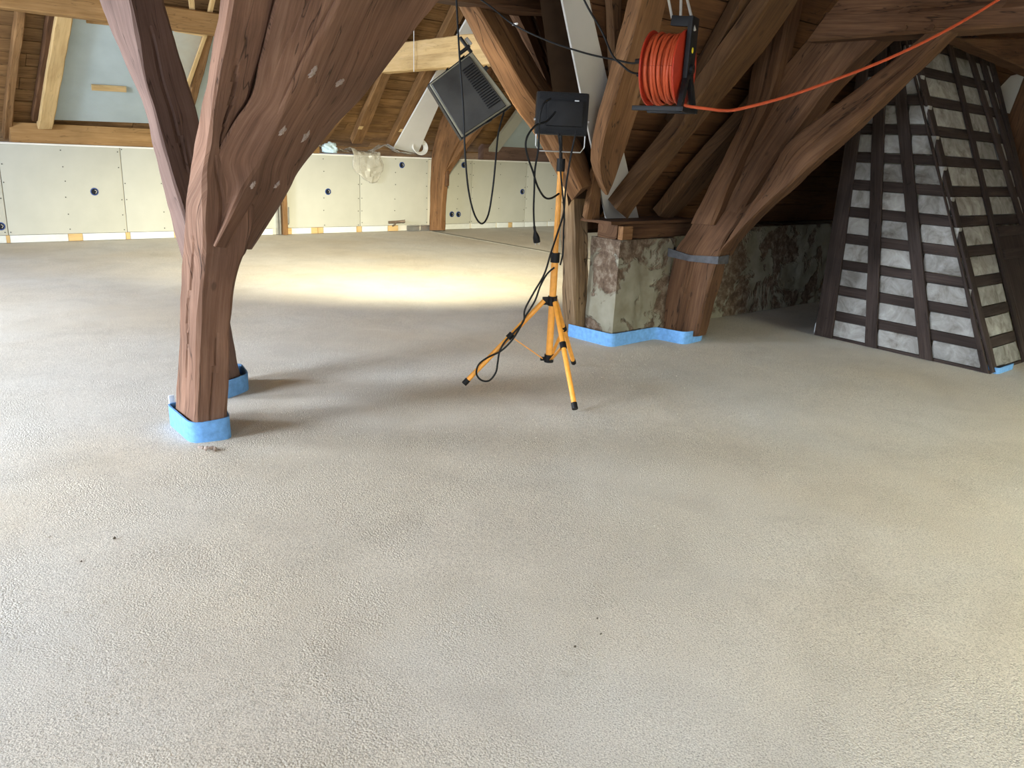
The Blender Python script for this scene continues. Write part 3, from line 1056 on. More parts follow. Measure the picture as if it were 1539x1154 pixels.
# ---- slope on the right: rafters, valley board
def raf(name, L, R, off, depth, mat, label, cat='rafter', group=None, **kw):
    o = ptimber(name, L, R, ('m', off), depth, mat, None, **kw)
    return tag(o, label, cat, group)
GYPSH = plain_mat('shaded_white_board', (0.44, 0.42, 0.385), 0.8, 0.2, var=0.05, scale=3)  # darker copy of the white board, its shadow put into the colour
wb = ptimber('white_board', [(912, 333), (845, 0), (829, -80)], [(961, 331), (886, 0), (868, -80)], ('m', -0.02), 0.025, GYPSH, None, amp=0.0, ch=0.002, cs=0.1)
tag(wb, 'long white board slanting up from the pier plate behind the rafters', 'board')
raf('rafter', [(911, 294), (900, 242), (926, 140), (948, 62), (963, 0), (980, -80)], [(916, 292), (935, 242), (968, 140), (988, 62), (1003, 0), (1022, -80)], -0.19, 0.12, BRACE, 'orange brown rafter with a pointed lower end in front of the white board', amp=0.005, cracks=[(0, 0.6, 0.55, 0.2, 1.2, 0.01)])
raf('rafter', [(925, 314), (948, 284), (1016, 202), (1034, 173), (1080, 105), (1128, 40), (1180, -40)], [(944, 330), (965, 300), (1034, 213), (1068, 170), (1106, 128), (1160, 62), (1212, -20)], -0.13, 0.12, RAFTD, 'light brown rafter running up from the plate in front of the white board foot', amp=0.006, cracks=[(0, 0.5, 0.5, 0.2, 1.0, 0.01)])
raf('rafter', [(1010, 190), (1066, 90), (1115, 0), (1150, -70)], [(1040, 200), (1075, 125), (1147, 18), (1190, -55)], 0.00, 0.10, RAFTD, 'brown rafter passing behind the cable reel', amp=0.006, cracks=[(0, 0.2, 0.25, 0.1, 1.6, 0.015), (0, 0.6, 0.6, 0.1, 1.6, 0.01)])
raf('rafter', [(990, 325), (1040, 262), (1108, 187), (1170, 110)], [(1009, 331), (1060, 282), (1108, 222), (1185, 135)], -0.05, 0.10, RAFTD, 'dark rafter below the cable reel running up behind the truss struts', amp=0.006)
raf('rafter', [(926, 190), (922, 100), (918, 0), (916, -60)], [(940, 190), (937, 100), (936, 0), (934, -60)], 0.02, 0.08, RAFTD, 'thin upright batten between the white board and the orange brown rafter', amp=0.004)
raf('rafter', [(880, 330), (893, 260)], [(903, 330), (905, 256)], -0.04, 0.06, BRACE, 'short orange stub of timber left of the white board foot', amp=0.003)

# dark members over the chimney, far right
ob = ptimber('cross_beam', [(1440, 56), (1539, 56), (1620, 56)], [(1445, 60), (1539, 102), (1620, 140)], ('y', 2.75), 0.16, TRUSS, None, amp=0.006)
tag(ob, 'dark slanting timber under the tie beam above the chimney top', 'beam')
wbx = mesh('gable_lining', [PX(1488, 122, 9.6), PX(1620, 88, 9.6), PX(1620, 40, 9.6) + V((0, 0, -0.9)), PX(1490, 165, 9.6)] + [p + V((0.03, 0, 0)) for p in (PX(1488, 122, 9.6), PX(1620, 88, 9.6), PX(1620, 40, 9.6) + V((0, 0, -0.9)), PX(1490, 165, 9.6))],
           [(0, 1, 2, 3), (7, 6, 5, 4), (0, 4, 5, 1), (1, 5, 6, 2), (2, 6, 7, 3), (3, 7, 4, 0)], GYPW, None, None, 0)
tag(wbx, 'pale bluish white panel glimpsed behind the chimney top', 'panel')
rl = [PX(1480, 330, 8.6), PX(1490, 260, 8.6), PX(1508, 195, 8.6), PX(1535, 125, 8.6), PX(1560, 60, 8.6)]
rw = [[p, p + V((0, -0.30, 0)), p + V((0.2, -0.30, 0)), p + V((0.2, 0, 0))] for p in [V((8.6, rl[0].y + 0.05, -0.01))] + rl]
rp = timber('timber_post', rw, TRUSS, None, amp=0.006)
tag(rp, 'dark timber leaning past the right side of the chimney', 'post')

# ================================================================ CHIMNEY
CX, CYL, CYR, CLEAN, CXR, CZ = 6.58, 3.56, 2.10, 0.45, 8.24, 2.62
ch = empty('chimney', (CX + 0.8, 2.85, 0), 'tapering whitewashed brick chimney caged in dark wooden laths beside the truss', 'chimney')
def yr(z): return CYR + CLEAN * z
i_ = 0.05
cv = []
for z in (-0.01, CZ):
    cv += [V((CX + i_, CYL - i_, z)), V((CX + i_, yr(z) + i_, z)), V((CXR - i_, yr(z) + i_, z)), V((CXR - i_, CYL - i_, z))]
mesh('core', cv, [(0, 1, 2, 3), (7, 6, 5, 4), (0, 4, 5, 1), (1, 5, 6, 2), (2, 6, 7, 3), (3, 7, 4, 0)], PLAST, ch, None, 0, (CX + 0.8, 2.85, 0))
ZA = PX(1275, 478, CX).z
PER = (PX(1275, 318, CX).z - ZA) / 4
SL = 0.080
E2R = V((0, CLEAN, 1)).normalized()
NR = V((0, -1, CLEAN)).normalized()
slat_z = [ZA + PER * k for k in range(-1, 14) if ZA + PER * k < CZ - 0.1]
# lath lines on the front face: (px, py) bottom and top of both edges -> y positions
def yline(pb, pt):
    a, b = PX(*pb, CX - 0.02), PX(*pt, CX - 0.02)
    return lambda z: a.y + (b.y - a.y) * (z - a.z) / (b.z - a.z)
V1 = (lambda z: CYL, yline((1251, 503), (1292, 200)))
V2 = (yline((1300, 512), (1312, 165)), yline((1318, 516), (1330, 160)))
V3 = (yline((1381, 532), (1345, 145)), yline((1401, 536), (1362, 142)))
V4 = (yline((1474, 551), (1388, 105)), lambda z: yr(z))
rnd = random.Random(31)
def vlath(f0, f1):
    rg = []
    for z in (0.0, CZ * 0.33, CZ * 0.66, CZ):
        a, b = f0(z), max(f1(z), yr(z) - 0.002)
        a = max(a, b + 0.02)
        rg.append([V((CX - 0.028, a, z)), V((CX - 0.028, b, z)), V((CX - 0.004, b, z)), V((CX - 0.004, a, z))])
    timber('vertical_lath', rg, LATH, ch, seg=0.12, cs=0.05, amp=0.003, ch=0.004)
for f0, f1 in (V1, V2, V3, V4):
    vlath(f0, f1)
cols = [(V1[1], V2[0]), (V2[1], V3[0]), (V3[1], V4[0])]
def lumpy_box(c, size, rot, parent, name='brick', mat=BLOCK):
    o = box(name, c, size, mat, parent, rot, min(size) * 0.18)
    return o
RXF = Matrix((V((0, -1, 0)), V((1, 0, 0)), V((0, 0, 1)))).transposed()
edges = [-0.06] + slat_z
for zi in range(len(slat_z)):
    z0 = (slat_z[zi - 1] + SL / 2) if zi else 0.0
    z1 = slat_z[zi] - SL / 2
    for f0, f1 in cols:
        zc = (z0 + z1) / 2
        a, b = f0(zc), max(f1(zc), yr(zc))
        if a - b < 0.05 or z1 - z0 < 0.03:
            continue
        lumpy_box(V((CX + 0.028 + rnd.uniform(-.006, .006), (a + b) / 2, zc)), (a - b + 0.02, 0.06, z1 - z0 - 0.004), RXF, ch)
    # the slat over this course, front face
    zs = slat_z[zi]
    box('slat', (CX + 0.006, (CYL + yr(zs)) / 2, zs), (0.018, CYL - yr(zs) - 0.01, SL - rnd.uniform(0, .012)), LATH, ch, bev=0.002)
    # slat ends seen on the left edge
    box('slat', (CX + 0.30, CYL + 0.006, zs), (0.60, 0.016, SL), LATH, ch, bev=0.002)
# right face
RXR = Matrix((V((1, 0, 0)), NR, E2R)).transposed()
def onR(x, z, off): return V((x, yr(z), z)) + NR * off
def xl(x0, z0, x1, z1): return lambda z: x0 + (x1 - x0) * (z - z0) / (z1 - z0)
RV = [(xl(CX + 0.0, 0, CX + 0.0, 2), 0.09), (xl(7.24, 0, 7.30, 2.47), 0.075), (xl(7.95, 0.9, 7.68, 2.5), 0.085), (xl(8.12, 0.9, 7.93, 2.5), 0.085), (lambda z: CXR - 0.09, 0.085)]
for k, (f, w) in enumerate(RV):
    zb = 0.0 if k in (0, 1, 4) else 1.02
    rg = []
    for z in (zb, zb + (CZ - zb) * 0.5, CZ):
        rg.append([onR(f(z), z, 0.0), onR(f(z) + w, z, 0.0), onR(f(z) + w, z, 0.026), onR(f(z), z, 0.026)])
    timber('vertical_lath', rg, LATH, ch, seg=0.15, cs=0.06, amp=0.003, ch=0.004)
for zi in range(len(slat_z)):
    z0 = (slat_z[zi - 1] + SL / 2) if zi else 0.0
    z1 = slat_z[zi] - SL / 2
    zc = (z0 + z1) / 2
    for k in range(4):
        a, b = RV[k][0](zc) + RV[k][1], RV[k + 1][0](zc)
        if k >= 1 and zc < 1.02:
            continue
        if b - a < 0.04 or z1 - z0 < 0.03:
            continue
        lumpy_box(onR((a + b) / 2, zc, -0.034 + rnd.uniform(-.006, .006)), (b - a + 0.02, 0.06, (z1 - z0) * 1.07), RXR, ch)
    zs = slat_z[zi]
    xe = 7.26 if zs < 1.02 else CXR + 0.03
    box('slat', onR((CX + xe) / 2, zs, -0.008), (xe - CX, 0.016, SL), LATH, ch, RXR, 0.002)
hp = box('hatch', onR(7.80, 0.5, 0.0), (0.88, 0.03, 1.08), LATH, ch, RXR, 0.004)
for zz in (1.0, 0.82):
    box('hatch_rail', onR(7.80, zz, 0.022), (0.88, 0.02, 0.085), LATH, hp, RXR, 0.003)
k0 = PZ(1476, 552); k1 = PZ(1495, 560); k2 = PZ(1516, 553)
foam('foam_strip', [k0 + V((-0.02, 0.02, 0)), k1 + V((-0.03, -0.02, 0)), k2 + V((0.0, -0.02, 0))], 'short blue foam strip at the corner of the chimney', 0.045, closed=False)
q0 = PZ(1236, 500)
foam('foam_strip', [q0 + V((-0.035, 0.06, 0)), q0 + V((-0.035, -0.02, 0))], 'small pale blue foam scrap by the far corner of the chimney', 0.085, closed=False, mat=FOAMW)

# ================================================================ FAR SIDE: slope over the plasterboard wall
def wraf(L, R, off, depth, mat, label, name='rafter', cat='rafter', **kw):
    return tag(ptimber(name, L, R, ('w', off), depth, mat, None, **kw), label, cat)
S_ = V((0, 0, 0))
xs0, xs1 = PY(15, 195, 12.17).x, 6.0
sb_ = box('sill_beam', ((xs0 + xs1) / 2, 12.26, 1.372), (xs1 - xs0, 0.18, 0.245), SILL, None, bev=0.008)
tag(sb_, 'ochre sill beam lying on top of the plasterboard wall under the grey panel', 'beam')
wraf([(5, 210), (12, 130), (26, 18), (32, -30)], [(17, 210), (25, 130), (40, 18), (46, -30)], 0.00, 0.125, RAFT, 'narrow brown rafter standing free at the end of the ochre sill beam')
wraf([(48, 182), (60, 110), (72, 22), (78, -30)], [(58, 182), (72, 110), (85, 22), (92, -30)], 0.01, 0.115, TRUSS, 'dark reddish rafter side by side with the pale new plank')
wraf([(57, 194), (72, 100), (85, 22), (92, -25)], [(80, 194), (97, 100), (111, 24), (118, -25)], -0.05, 0.10, NEWW, 'pale new spruce plank beside the blue grey panel', 'plank', 'plank')
gp = mesh('wall_panel', [p + q for q in (V((0, 0, 0)), RWN * 0.02) for p in (PW(80, 180, 0.08), PW(300, 188, 0.08), PW(330, 55, 0.08), PW(110, 25, 0.08))],
          [(0, 1, 2, 3), (7, 6, 5, 4), (0, 4, 5, 1), (1, 5, 6, 2), (2, 6, 7, 3), (3, 7, 4, 0)], BLUEGREY, None, None, 0)
gp.name = 'dormer_lining'
tag(gp, 'blue grey lining board between the rafters behind the leaning post', 'lining board')
wraf([(138, 129), (190, 132)], [(138, 136), (190, 139)], 0.045, 0.03, NEWW, 'short pale batten fixed on the blue grey panel', 'batten', 'batten', ch=0.003, amp=0.0)
wraf([(114, 25), (165, 30)], [(114, 28), (165, 33)], 0.04, 0.03, NEWW, 'thin pale batten along the top edge of the blue grey panel', 'batten', 'batten', ch=0.002, amp=0.0)
wraf([(130, 31), (168, 35)], [(130, 35), (168, 39)], 0.05, 0.02, SILL, 'short brown batten just below the top edge of the blue grey panel', 'batten', 'batten', ch=0.002, amp=0.0)
# collar purlin along the slope
zp = PY(112, 25, 10.3).z
pur = beam('purlin', (-3.0, 10.4, zp + 0.12), (5.0, 10.4, zp + 0.12), 0.22, 0.24, SILL, None, amp=0.006)
tag(pur, 'long ochre purlin running along the slope above the blue grey panel', 'beam')
wraf([(262, 44), (311, 51)], [(262, 48), (311, 56)], -0.02, 0.03, NEWW, 'thin pale strip along the top of the foil panel', 'batten', 'batten', ch=0.002, amp=0.0)
wraf([(307, 53), (279, 131)], [(312, 53), (285, 131)], -0.02, 0.03, NEWW, 'thin pale strip down the side of the foil panel', 'batten', 'batten', ch=0.002, amp=0.0)
wraf([(308, 52), (286, 140), (274, 186)], [(322, 52), (299, 140), (286, 186)], 0.00, 0.125, RAFT, 'brown rafter beside the foil panel')
fo = mesh('foil_panel', [PW(248, 46, 0.0), PW(309, 54, 0.0), PW(281, 130, 0.0), PW(255, 126, 0.0)], [(0, 1, 2, 3)], FOIL, None, None, 0)
tag(fo, 'clear foil stretched between pale strips beside the leaning post', 'foil')
wraf([(281, -30), (286, 20)], [(289, -30), (294, 20)], -0.04, 0.05, NEWW, 'pale batten above the purlin next to the leaning post', 'batten', 'batten', ch=0.003, amp=0.0)
wraf([(322, -20), (312, 26)], [(329, -20), (318, 26)], -0.04, 0.05, NEWW, 'pale batten above the purlin next to the thick post', 'batten', 'batten', ch=0.003, amp=0.0)
# rafters right of the great brace
def slant(x0, y0, x1, y1, w, ext=1.35):
    L = [(x0, y0), ((x0 + x1) / 2, (y0 + y1) / 2), (x1, y1), (x0 + (x1 - x0) * ext, y0 + (y1 - y0) * ext), (x0 + (x1 - x0) * 2.0, y0 + (y1 - y0) * 2.0)]
    return L, [(a + w, b) for a, b in L]
for k, (x0, y0, x1, y1, w, off, lab) in enumerate(((478, 212, 556, 106, 14, 0.03, 'brown rafter half hidden behind the great brace'), (529, 216, 575, 106, 16, 0.0, 'lit brown rafter with a pale tag above the plastic sheet'),
                                                  (583, 220, 640, 104, 18, 0.0, 'brown rafter along the edge of the white cheek board'))):
    L, R = slant(x0, y0, x1, y1, w)
    wraf(L, R, off - 0.01, 0.125 - off, RAFT, lab)
for px, py, lab in ((542, 192, 'small pale paper tag on the lit rafter'), (603, 196, 'small pale paper tag on the rafter by the white cheek board')):
    c = PW(px, py, -0.012)
    tag(box('paper_tag', c, (0.075, 0.075, 0.004), NEWW, None, RXW), lab, 'tag')
L, R = [(592, 223), (659, 104), (718, 0), (740, -40)], [(628, 231), (684, 104), (738, 0), (760, -40)]
wc = ptimber('white_board', L, R, ('w', -0.06), 0.03, GYPW, None, amp=0.0, ch=0.002)
tag(wc, 'white cheek board leaning on the slope behind the flood light', 'board')
# tie beam of the far truss, far post
ft = empty('far_truss', (8.0, 11.9, 0), 'far truss with a brown post at the plasterboard wall and a sunlit pale tie beam', 'roof truss')
ft['label'] = 'far brown post and curved brace standing against the plasterboard wall'
zt = PX(640, 103.5, 6.1).z
cbm = beam('cross_beam', (6.2, 10.55, zt + 0.18), (6.2, 7.3, zt + 0.18), 0.2, 0.36, NEWW, None, amp=0.006, cracks=[(1, 0.5, 0.6, 0.4, 2.9, 0.02), (3, 0.5, 0.4, 0.4, 2.9, 0.02)])
tag(cbm, 'bright pale cross beam high up behind the flood light', 'beam')
ptimber('post', [(645, 346), (646, 300), (648, 240), (656, 200), (672, 150), (700, 80)], [(662, 346), (664, 300), (671, 250), (690, 210), (712, 170), (740, 100)], ('x', 7.95), 0.11, BRACE, ft, amp=0.006, cracks=[(0, 0.5, 0.6, 0.2, 1.4, 0.015)])
ptimber('brace', [(668, 262), (690, 215), (720, 160)], [(671, 255), (704, 212), (738, 165)], ('x', 7.90), 0.10, BRACE, ft, amp=0.005)
box('cleat', PX(672, 268, 7.94), (0.05, 0.06, 0.25), TRUSS, ft, bev=0.005)
# right-hand dormer seen past the flood light
x2a, x2b = PY(727, 235, 12.17).x, 12.5
s2 = box('sill_beam', ((x2a + x2b) / 2, 12.26, 1.39), (x2b - x2a, 0.18, 0.28), OAKG, None, bev=0.008)
tag(s2, 'brown sill beam on the plasterboard wall under the blue panel seen past the tripod light', 'beam')
s2['label'] = 'brown sill beam on the wall under the blue panel behind the tripod light'
wraf([(733, 230), (790, 150), (830, 90)], [(748, 230), (802, 158), (845, 95)], -0.03, 0.06, GYPS, 'pale grey strip slanting beside the blue panel behind the tripod light', 'plank', 'plank', amp=0.0, ch=0.003)
b2p = mesh('dormer_lining', [p + q for q in (V((0, 0, 0)), RWN * 0.02) for p in (PW(742, 220, 0.05), PW(920, 230, 0.05), PW(930, 60, 0.05), PW(850, 60, 0.05))],
           [(0, 1, 2, 3), (7, 6, 5, 4), (0, 4, 5, 1), (1, 5, 6, 2), (2, 6, 7, 3), (3, 7, 4, 0)], BLUEGREY, None, None, 0)
tag(b2p, 'blue grey lining board above the wall, seen between flood light and tripod light', 'lining board')
# expansion joint across the far floor
j0, j1 = PZ(648, 347), PZ(862, 384)
jj = timber('trim_1', [[j0 + V(p) for p in ((-.06, 0, -.01), (.06, 0, -.01), (.05, 0, .003), (-.05, 0, .003))], [j1 + V((0.1, -3.0, 0)) + V(p) for p in ((-.06, 0, -.01), (.06, 0, -.01), (.05, 0, .003), (-.05, 0, .003))]], plain_mat('grey_joint', (0.27, 0.26, 0.22), 0.9, 0.1, var=0.2), None, ch=0.003, amp=0.004)
struct(jj)
# post with steel stud profiles in the gap of the wall
pg = empty('stud_post', PY(421, 350, WY + 0.05), 'thin brown post between bright steel stud profiles in a gap of the plasterboard wall', 'post')
xg = wx(424)
box('post', (xg + 0.02, WY - 0.01, 0.61), (0.075, 0.08, 1.22), RAFT, pg, bev=0.006)
for dx in (-0.055, -0.095, 0.085):
    box('steel_profile', (xg + dx, WY + 0.01, 0.30 if dx > 0 else 0.6), (0.028, 0.05, 0.25 if dx > 0 else 1.18), STEEL, pg, bev=0.003)
# steel channels lying on the floor by the far post
for px0, px1, lab in ((611, 630, 'short bright steel channel on the floor beside the far post'), (632, 645, 'stubby steel channel touching the far post')):
    xa, xb = wx(px0, 342), wx(px1, 342)
    cc = V(((xa + xb) / 2, WY - 0.03, 0.047))
    tag(joined('steel_channel', [box_geo(cc + V((0, 0.02, 0)), (xb - xa, 0.004, 0.1)), box_geo(cc + V((0, -0.01, -0.046)), (xb - xa, 0.06, 0.004)), box_geo(cc + V((0, -0.01, 0.046)), (xb - xa, 0.06, 0.004))], STEEL, None), lab, 'steel channel')
# pipe fitting sticking out of the wall
fit = empty('pipe_fitting', PY(594, 336, WY), 'small brown metal pipe fitting sticking out at the foot of the plasterboard wall', 'pipe fitting')
FT = plain_mat('brown_metal', (0.16, 0.12, 0.09), 0.5, 0.5, metal=0.3)
tube('pipe', [PY(584, 334, WY - 0.03), PY(600, 333, WY - 0.06), PY(609, 332, WY - 0.1)], 0.022, FT, fit, n=3)
tube('spout', [PY(596, 332, WY - 0.05), PY(594, 337, WY - 0.06), PY(590, 339, WY - 0.06)], 0.012, FT, fit, n=3)
tube('lever', [PY(597, 333, WY - 0.06), PY(608, 334, WY - 0.12)], 0.008, FT, fit, n=2)

# socket boxes
def socket(px, py, label, group=None):
    c = PY(px, py, WY + 0.0325)
    e = empty('socket_box', c, label, 'socket box', group)
    n, r0, r1 = 20, 0.052, 0.040
    vs, fs = [], []
    for k in range(n):
        a = 2 * math.pi * k / n
        for r, y in ((r0, 0.0), (r0 * 0.97, -0.006), (r1, -0.006), (r1, 0.012)):
            vs.append(c + V((r * math.cos(a), y, r * math.sin(a))))
    for k in range(n):
        k2 = (k + 1) % n
        for q in range(3):
            fs.append((k * 4 + q, k * 4 + q + 1, k2 * 4 + q + 1, k2 * 4 + q))
    mesh('ring', vs, fs, BOXBLUE, e, None, 30, c)
    vs = [c + V((0, -0.0005, 0))] + [c + V((r1 * 1.02 * math.cos(2 * math.pi * k / n), -0.0005, r1 * 1.02 * math.sin(2 * math.pi * k / n))) for k in range(n)]
    mesh('recess', vs, [(0, 1 + k, 1 + (k + 1) % n) for k in range(n)], BOXDARK, e, None, 0, c)
    tube('cable_end', [c + V((0.005, -0.002, 0.022)), c + V((0.026, -0.012, 0.004)), c + V((0.010, -0.014, -0.022))], 0.005, WIRE, e, n=4)
socket(142, 288, 'dark socket box in the plasterboard below the short pale batten')
socket(1, 340, 'socket box low in the plasterboard at the joint left of the short batten')
socket(493, 288, 'socket box in the plasterboard between stud gap and plastic sheet')
socket(604, 248, 'socket box high in the plasterboard between plastic sheet and far post')
socket(679, 322, 'inner of two paired socket boxes, the one closest to the far post')
socket(689, 322, 'outer of two paired socket boxes, the one away from the far post')
socket(697, 248, 'socket box high in the plasterboard just right of the far post')
socket(785, 288, 'lone socket box in the plasterboard behind the tripod light')

# plastic sheet on the wall top, part hanging over the edge
def sheet(name, grid, mat, label, amp=0.012):
    vs, fs = [], []
    n = len(grid[0])
    fine = []
    k = 5
    rows = []
    for r in grid:
        rows.append(smoothpts(r, k))
    cols_ = list(zip(*rows))
    cols_ = [smoothpts(c, k) for c in cols_]
    m = len(cols_[0])
    for c in cols_:
        for p in c:
            vs.append(p + V((0, amp * noise.noise(p * 14), amp * abs(noise.noise(p * 9 + V((1, 2, 3)))))))
    for i in range(len(cols_) - 1):
        for j in range(m - 1):
            fs.append((i * m + j, i * m + j + 1, (i + 1) * m + j + 1, (i + 1) * m + j))
    o = mesh(name, vs, fs, mat, None, None, 18)
    o.modifiers.new('thick', 'SOLIDIFY').thickness = 0.0015
    return tag(o, label, 'plastic sheet')
zt_ = 1.262
def sx(px): return PY(px, 232, WY).x
sheet('plastic_sheet', [[V((sx(528), WY + 0.25, zt_ + 0.06)), V((sx(545), WY + 0.25, zt_ + 0.05)), V((sx(562), WY + 0.25, zt_ + 0.04)), V((sx(578), WY + 0.25, zt_ + 0.03))],
                        [V((sx(528), WY + 0.02, zt_ + 0.10)), V((sx(545), WY + 0.02, zt_ + 0.04)), V((sx(560), WY + 0.02, zt_ + 0.03)), V((sx(572), WY + 0.02, zt_ + 0.03))],
                        [PY(531, 235, WY - 0.03), PY(545, 238, WY - 0.04), PY(562, 240, WY - 0.04), PY(573, 238, WY - 0.03)],
                        [PY(531, 254, WY - 0.03), PY(545, 256, WY - 0.05), PY(562, 258, WY - 0.05), PY(577, 252, WY - 0.03)],
                        [PY(543, 266, WY - 0.03), PY(550, 272, WY - 0.05), PY(558, 276, WY - 0.04), PY(567, 275, WY - 0.03)]], SHEET, 'clear plastic sheet hanging over the top of the plasterboard wall', 0.03)
sheet('plastic_sheet', [[V((sx(a), WY + y, zt_ + h)) for a, h in ((560, 0.02), (585, 0.16), (605, 0.05), (628, 0.03))] for y, in ((0.04,), (0.14,), (0.26,))], SHEET, 'crumpled plastic film lying on the wall top under the white cheek board', 0.05)
sheet('plastic_sheet', [[V((sx(a), WY + y, zt_ + h)) for a, h in ((455, 0.02), (475, 0.10), (500, 0.07), (528, 0.02))] for y, in ((0.04,), (0.14,), (0.26,))], SHEET, 'crumpled plastic film lying on the wall top beside the pale blue cloth', 0.05)
cl = lump(PY(503, 216, WY + 0.08), 0.09, random.Random(4))
CLO = plain_mat('pale_blue_cloth', (0.55, 0.72, 0.82), 0.9, 0.1)
bmc = bmesh.new()
bmesh.ops.create_icosphere(bmc, subdivisions=4, radius=0.095)
vs = []
c0 = V((sx(502), WY + 0.12, zt_ + 0.075))
for v in bmc.verts:
    p = v.co.copy()
    p *= 1 + 0.45 * noise.noise(p * 16) + 0.2 * noise.noise(p * 40)
    p.z *= 0.95
    vs.append(c0 + V((p.x * 1.35, p.y, max(p.z, -0.07))))
bmc.verts.index_update()
tag(mesh('cloth', vs, [tuple(v.index for v in f.verts) for f in bmc.faces], CLO, None, None, 60, c0), 'crumpled pale blue cloth on top of the plasterboard wall', 'cloth')
bmc.free()
# cable coil on the wall top
cc = V((sx(636), WY + 0.14, zt_ + 0.16))
co = empty('cable_coil', cc, 'coil of white cable on the wall top beside the far post', 'cable coil')
WHC = plain_mat('white_cable', (0.72, 0.72, 0.70), 0.5, 0.4)
for q in range(5):
    pts = []
    for k in range(25):
        a = 2 * math.pi * k / 24
        pts.append(cc + V((0.15 * math.cos(a) * (1 - q * 0.05), -0.05 + 0.02 * q + 0.03 * math.sin(a), 0.13 * math.sin(a) * (1 - q * 0.07))))
    tube('cable_loop', pts, 0.008, WHC, co, n=1, sides=6)
# thin string hanging from the roof in front of the tie beam
sA, sB = PX(622, -40, 6.05), PX(622, 108, 6.05)
tag(tube('string', [sA, sB], 0.006, WHC, None, n=1, sides=6, smooth=False), 'thin white string hanging in front of the bright tie beam', 'string')

# ================================================================ FLOOD LIGHT hung on the brace
LC = PY(708, 140, 3.98)
LAIM = (PZ(590, 352) - LC).normalized()               # it shines at the far floor
LNRM = (LAIM * 0.75 + (LC - CAM).normalized() * 0.35).normalized()
def LQ(px, py, back=0.0): return hit(px, py, LC + LNRM * back, LNRM)
qA, qB, qC, qD = LQ(643, 126), LQ(709, 76), LQ(771, 158), LQ(694, 209)
def bil(a, b, back=0.0):
    p = qA * (1 - a) * (1 - b) + qB * a * (1 - b) + qC * a * b + qD * (1 - a) * b
    return p + LNRM * back
def slab(a0, a1, b0, b1, k0, k1, sh=0.0):
    """Box between two depths over a rectangle of the lamp back; sh shrinks the far side."""
    vs = [bil(a0, b0, k0), bil(a1, b0, k0), bil(a1, b1, k0), bil(a0, b1, k0),
          bil(a0 + sh, b0 + sh, k1), bil(a1 - sh, b0 + sh, k1), bil(a1 - sh, b1 - sh, k1), bil(a0 + sh, b1 - sh, k1)]
    return vs, [(0, 1, 2, 3), (7, 6, 5, 4), (0, 4, 5, 1), (1, 5, 6, 2), (2, 6, 7, 3), (3, 7, 4, 0)]
fl_ = empty('flood_light', LC, 'large square flood light hung on the brace, dark grey louvred back', 'work light')
def lpart(name, geo, mat, parent=fl_, smooth=30):
    o = mesh(name, geo[0], geo[1], mat, parent, None, smooth, sum(geo[0], V()) / len(geo[0]))
    md = o.modifiers.new('bevel', 'BEVEL'); md.width = 0.004; md.segments = 2; md.limit_method = 'ANGLE'
    return o
lpart('housing', slab(0, 1, 0, 1, 0.012, 0.10), BLACK)
lpart('rim', slab(0.02, 0.985, 0.02, 0.98, -0.004, 0.02), LAMPRIM)
bp = lpart('back_plate', slab(0.045, 0.90, 0.04, 0.955, -0.014, 0.0), LAMPBK)
for k in range(18):
    b0 = 0.15 + 0.715 * k / 18
    lpart('louvre', slab(0.63, 0.875, b0, b0 + 0.018, -0.022, -0.012), BLACK, bp)
for a, b, sa, sb in ((0.42, -0.012, 0.05, 0.012), (0.72, -0.014, 0.12, 0.014), (0.5, 1.0, 0.09, 0.014), (0.84, 1.0, 0.05, 0.012)):
    lpart('clip', slab(a, a + sa, b, b + sb, -0.01, 0.05), BLACK)
lpart('latch', slab(0.975, 1.035, 0.30, 0.36, -0.03, 0.03), BLACK)
LENS = bpy.data.materials.new('glowing_lens')
LENS.use_nodes = True
_b = LENS.node_tree.nodes['Principled BSDF']
_b.inputs['Emission Color'].default_value = (1.0, 0.93, 0.74, 1)
_b.inputs['Emission Strength'].default_value = 12
lpart('lens', slab(0.06, 0.94, 0.06, 0.94, 0.098, 0.106), LENS)
lpart('bracket', slab(0.96, 1.01, -0.26, 0.02, 0.0, 0.035), BLACK)
lpart('bracket_arm', slab(0.80, 1.03, -0.10, -0.05, 0.0, 0.03), BLACK)
lpart('hanger', slab(1.03, 1.10, -0.20, -0.08, 0.01, 0.03), STEEL)
sl = bpy.data.lights.new('flood_beam', 'SPOT')
sl.energy = 4600
sl.color = (1.0, 0.91, 0.62)
sl.spot_size = math.radians(100)
sl.spot_blend = 1.0
sl.shadow_soft_size = 0.16
so_ = bpy.data.objects.new('flood_beam', sl)
COL.objects.link(so_)
so_.location = bil(0.5, 0.5, 0.16)
_lh = V((LAIM.x, LAIM.y, 0)).normalized()
so_.rotation_euler = (_lh * math.cos(math.radians(17)) - V((0, 0, 1)) * math.sin(math.radians(17))).to_track_quat('-Z', 'Y').to_euler()
so_.scale = (1.0, 0.36, 1.0)      # the reflector throws a wide, flat beam
lc_pts = [PY(684, -40, 3.93), PY(687, 20, 3.90), PY(691, 90, 3.86), PY(696, 160, 3.84), PY(699, 230, 3.84), PY(704, 285, 3.84), PY(713, 322, 3.84), PY(724, 336, 3.84), PY(734, 322, 3.85), PY(741, 280, 3.87), PY(745, 240, 3.90), PY(749, 200, 3.95), bil(0.83, 1.01, 0.03)]
tag(tube('power_cord', lc_pts, 0.0055, CABLEM, None, n=6), 'black cord hanging in a long loop below the flood light', 'cable')

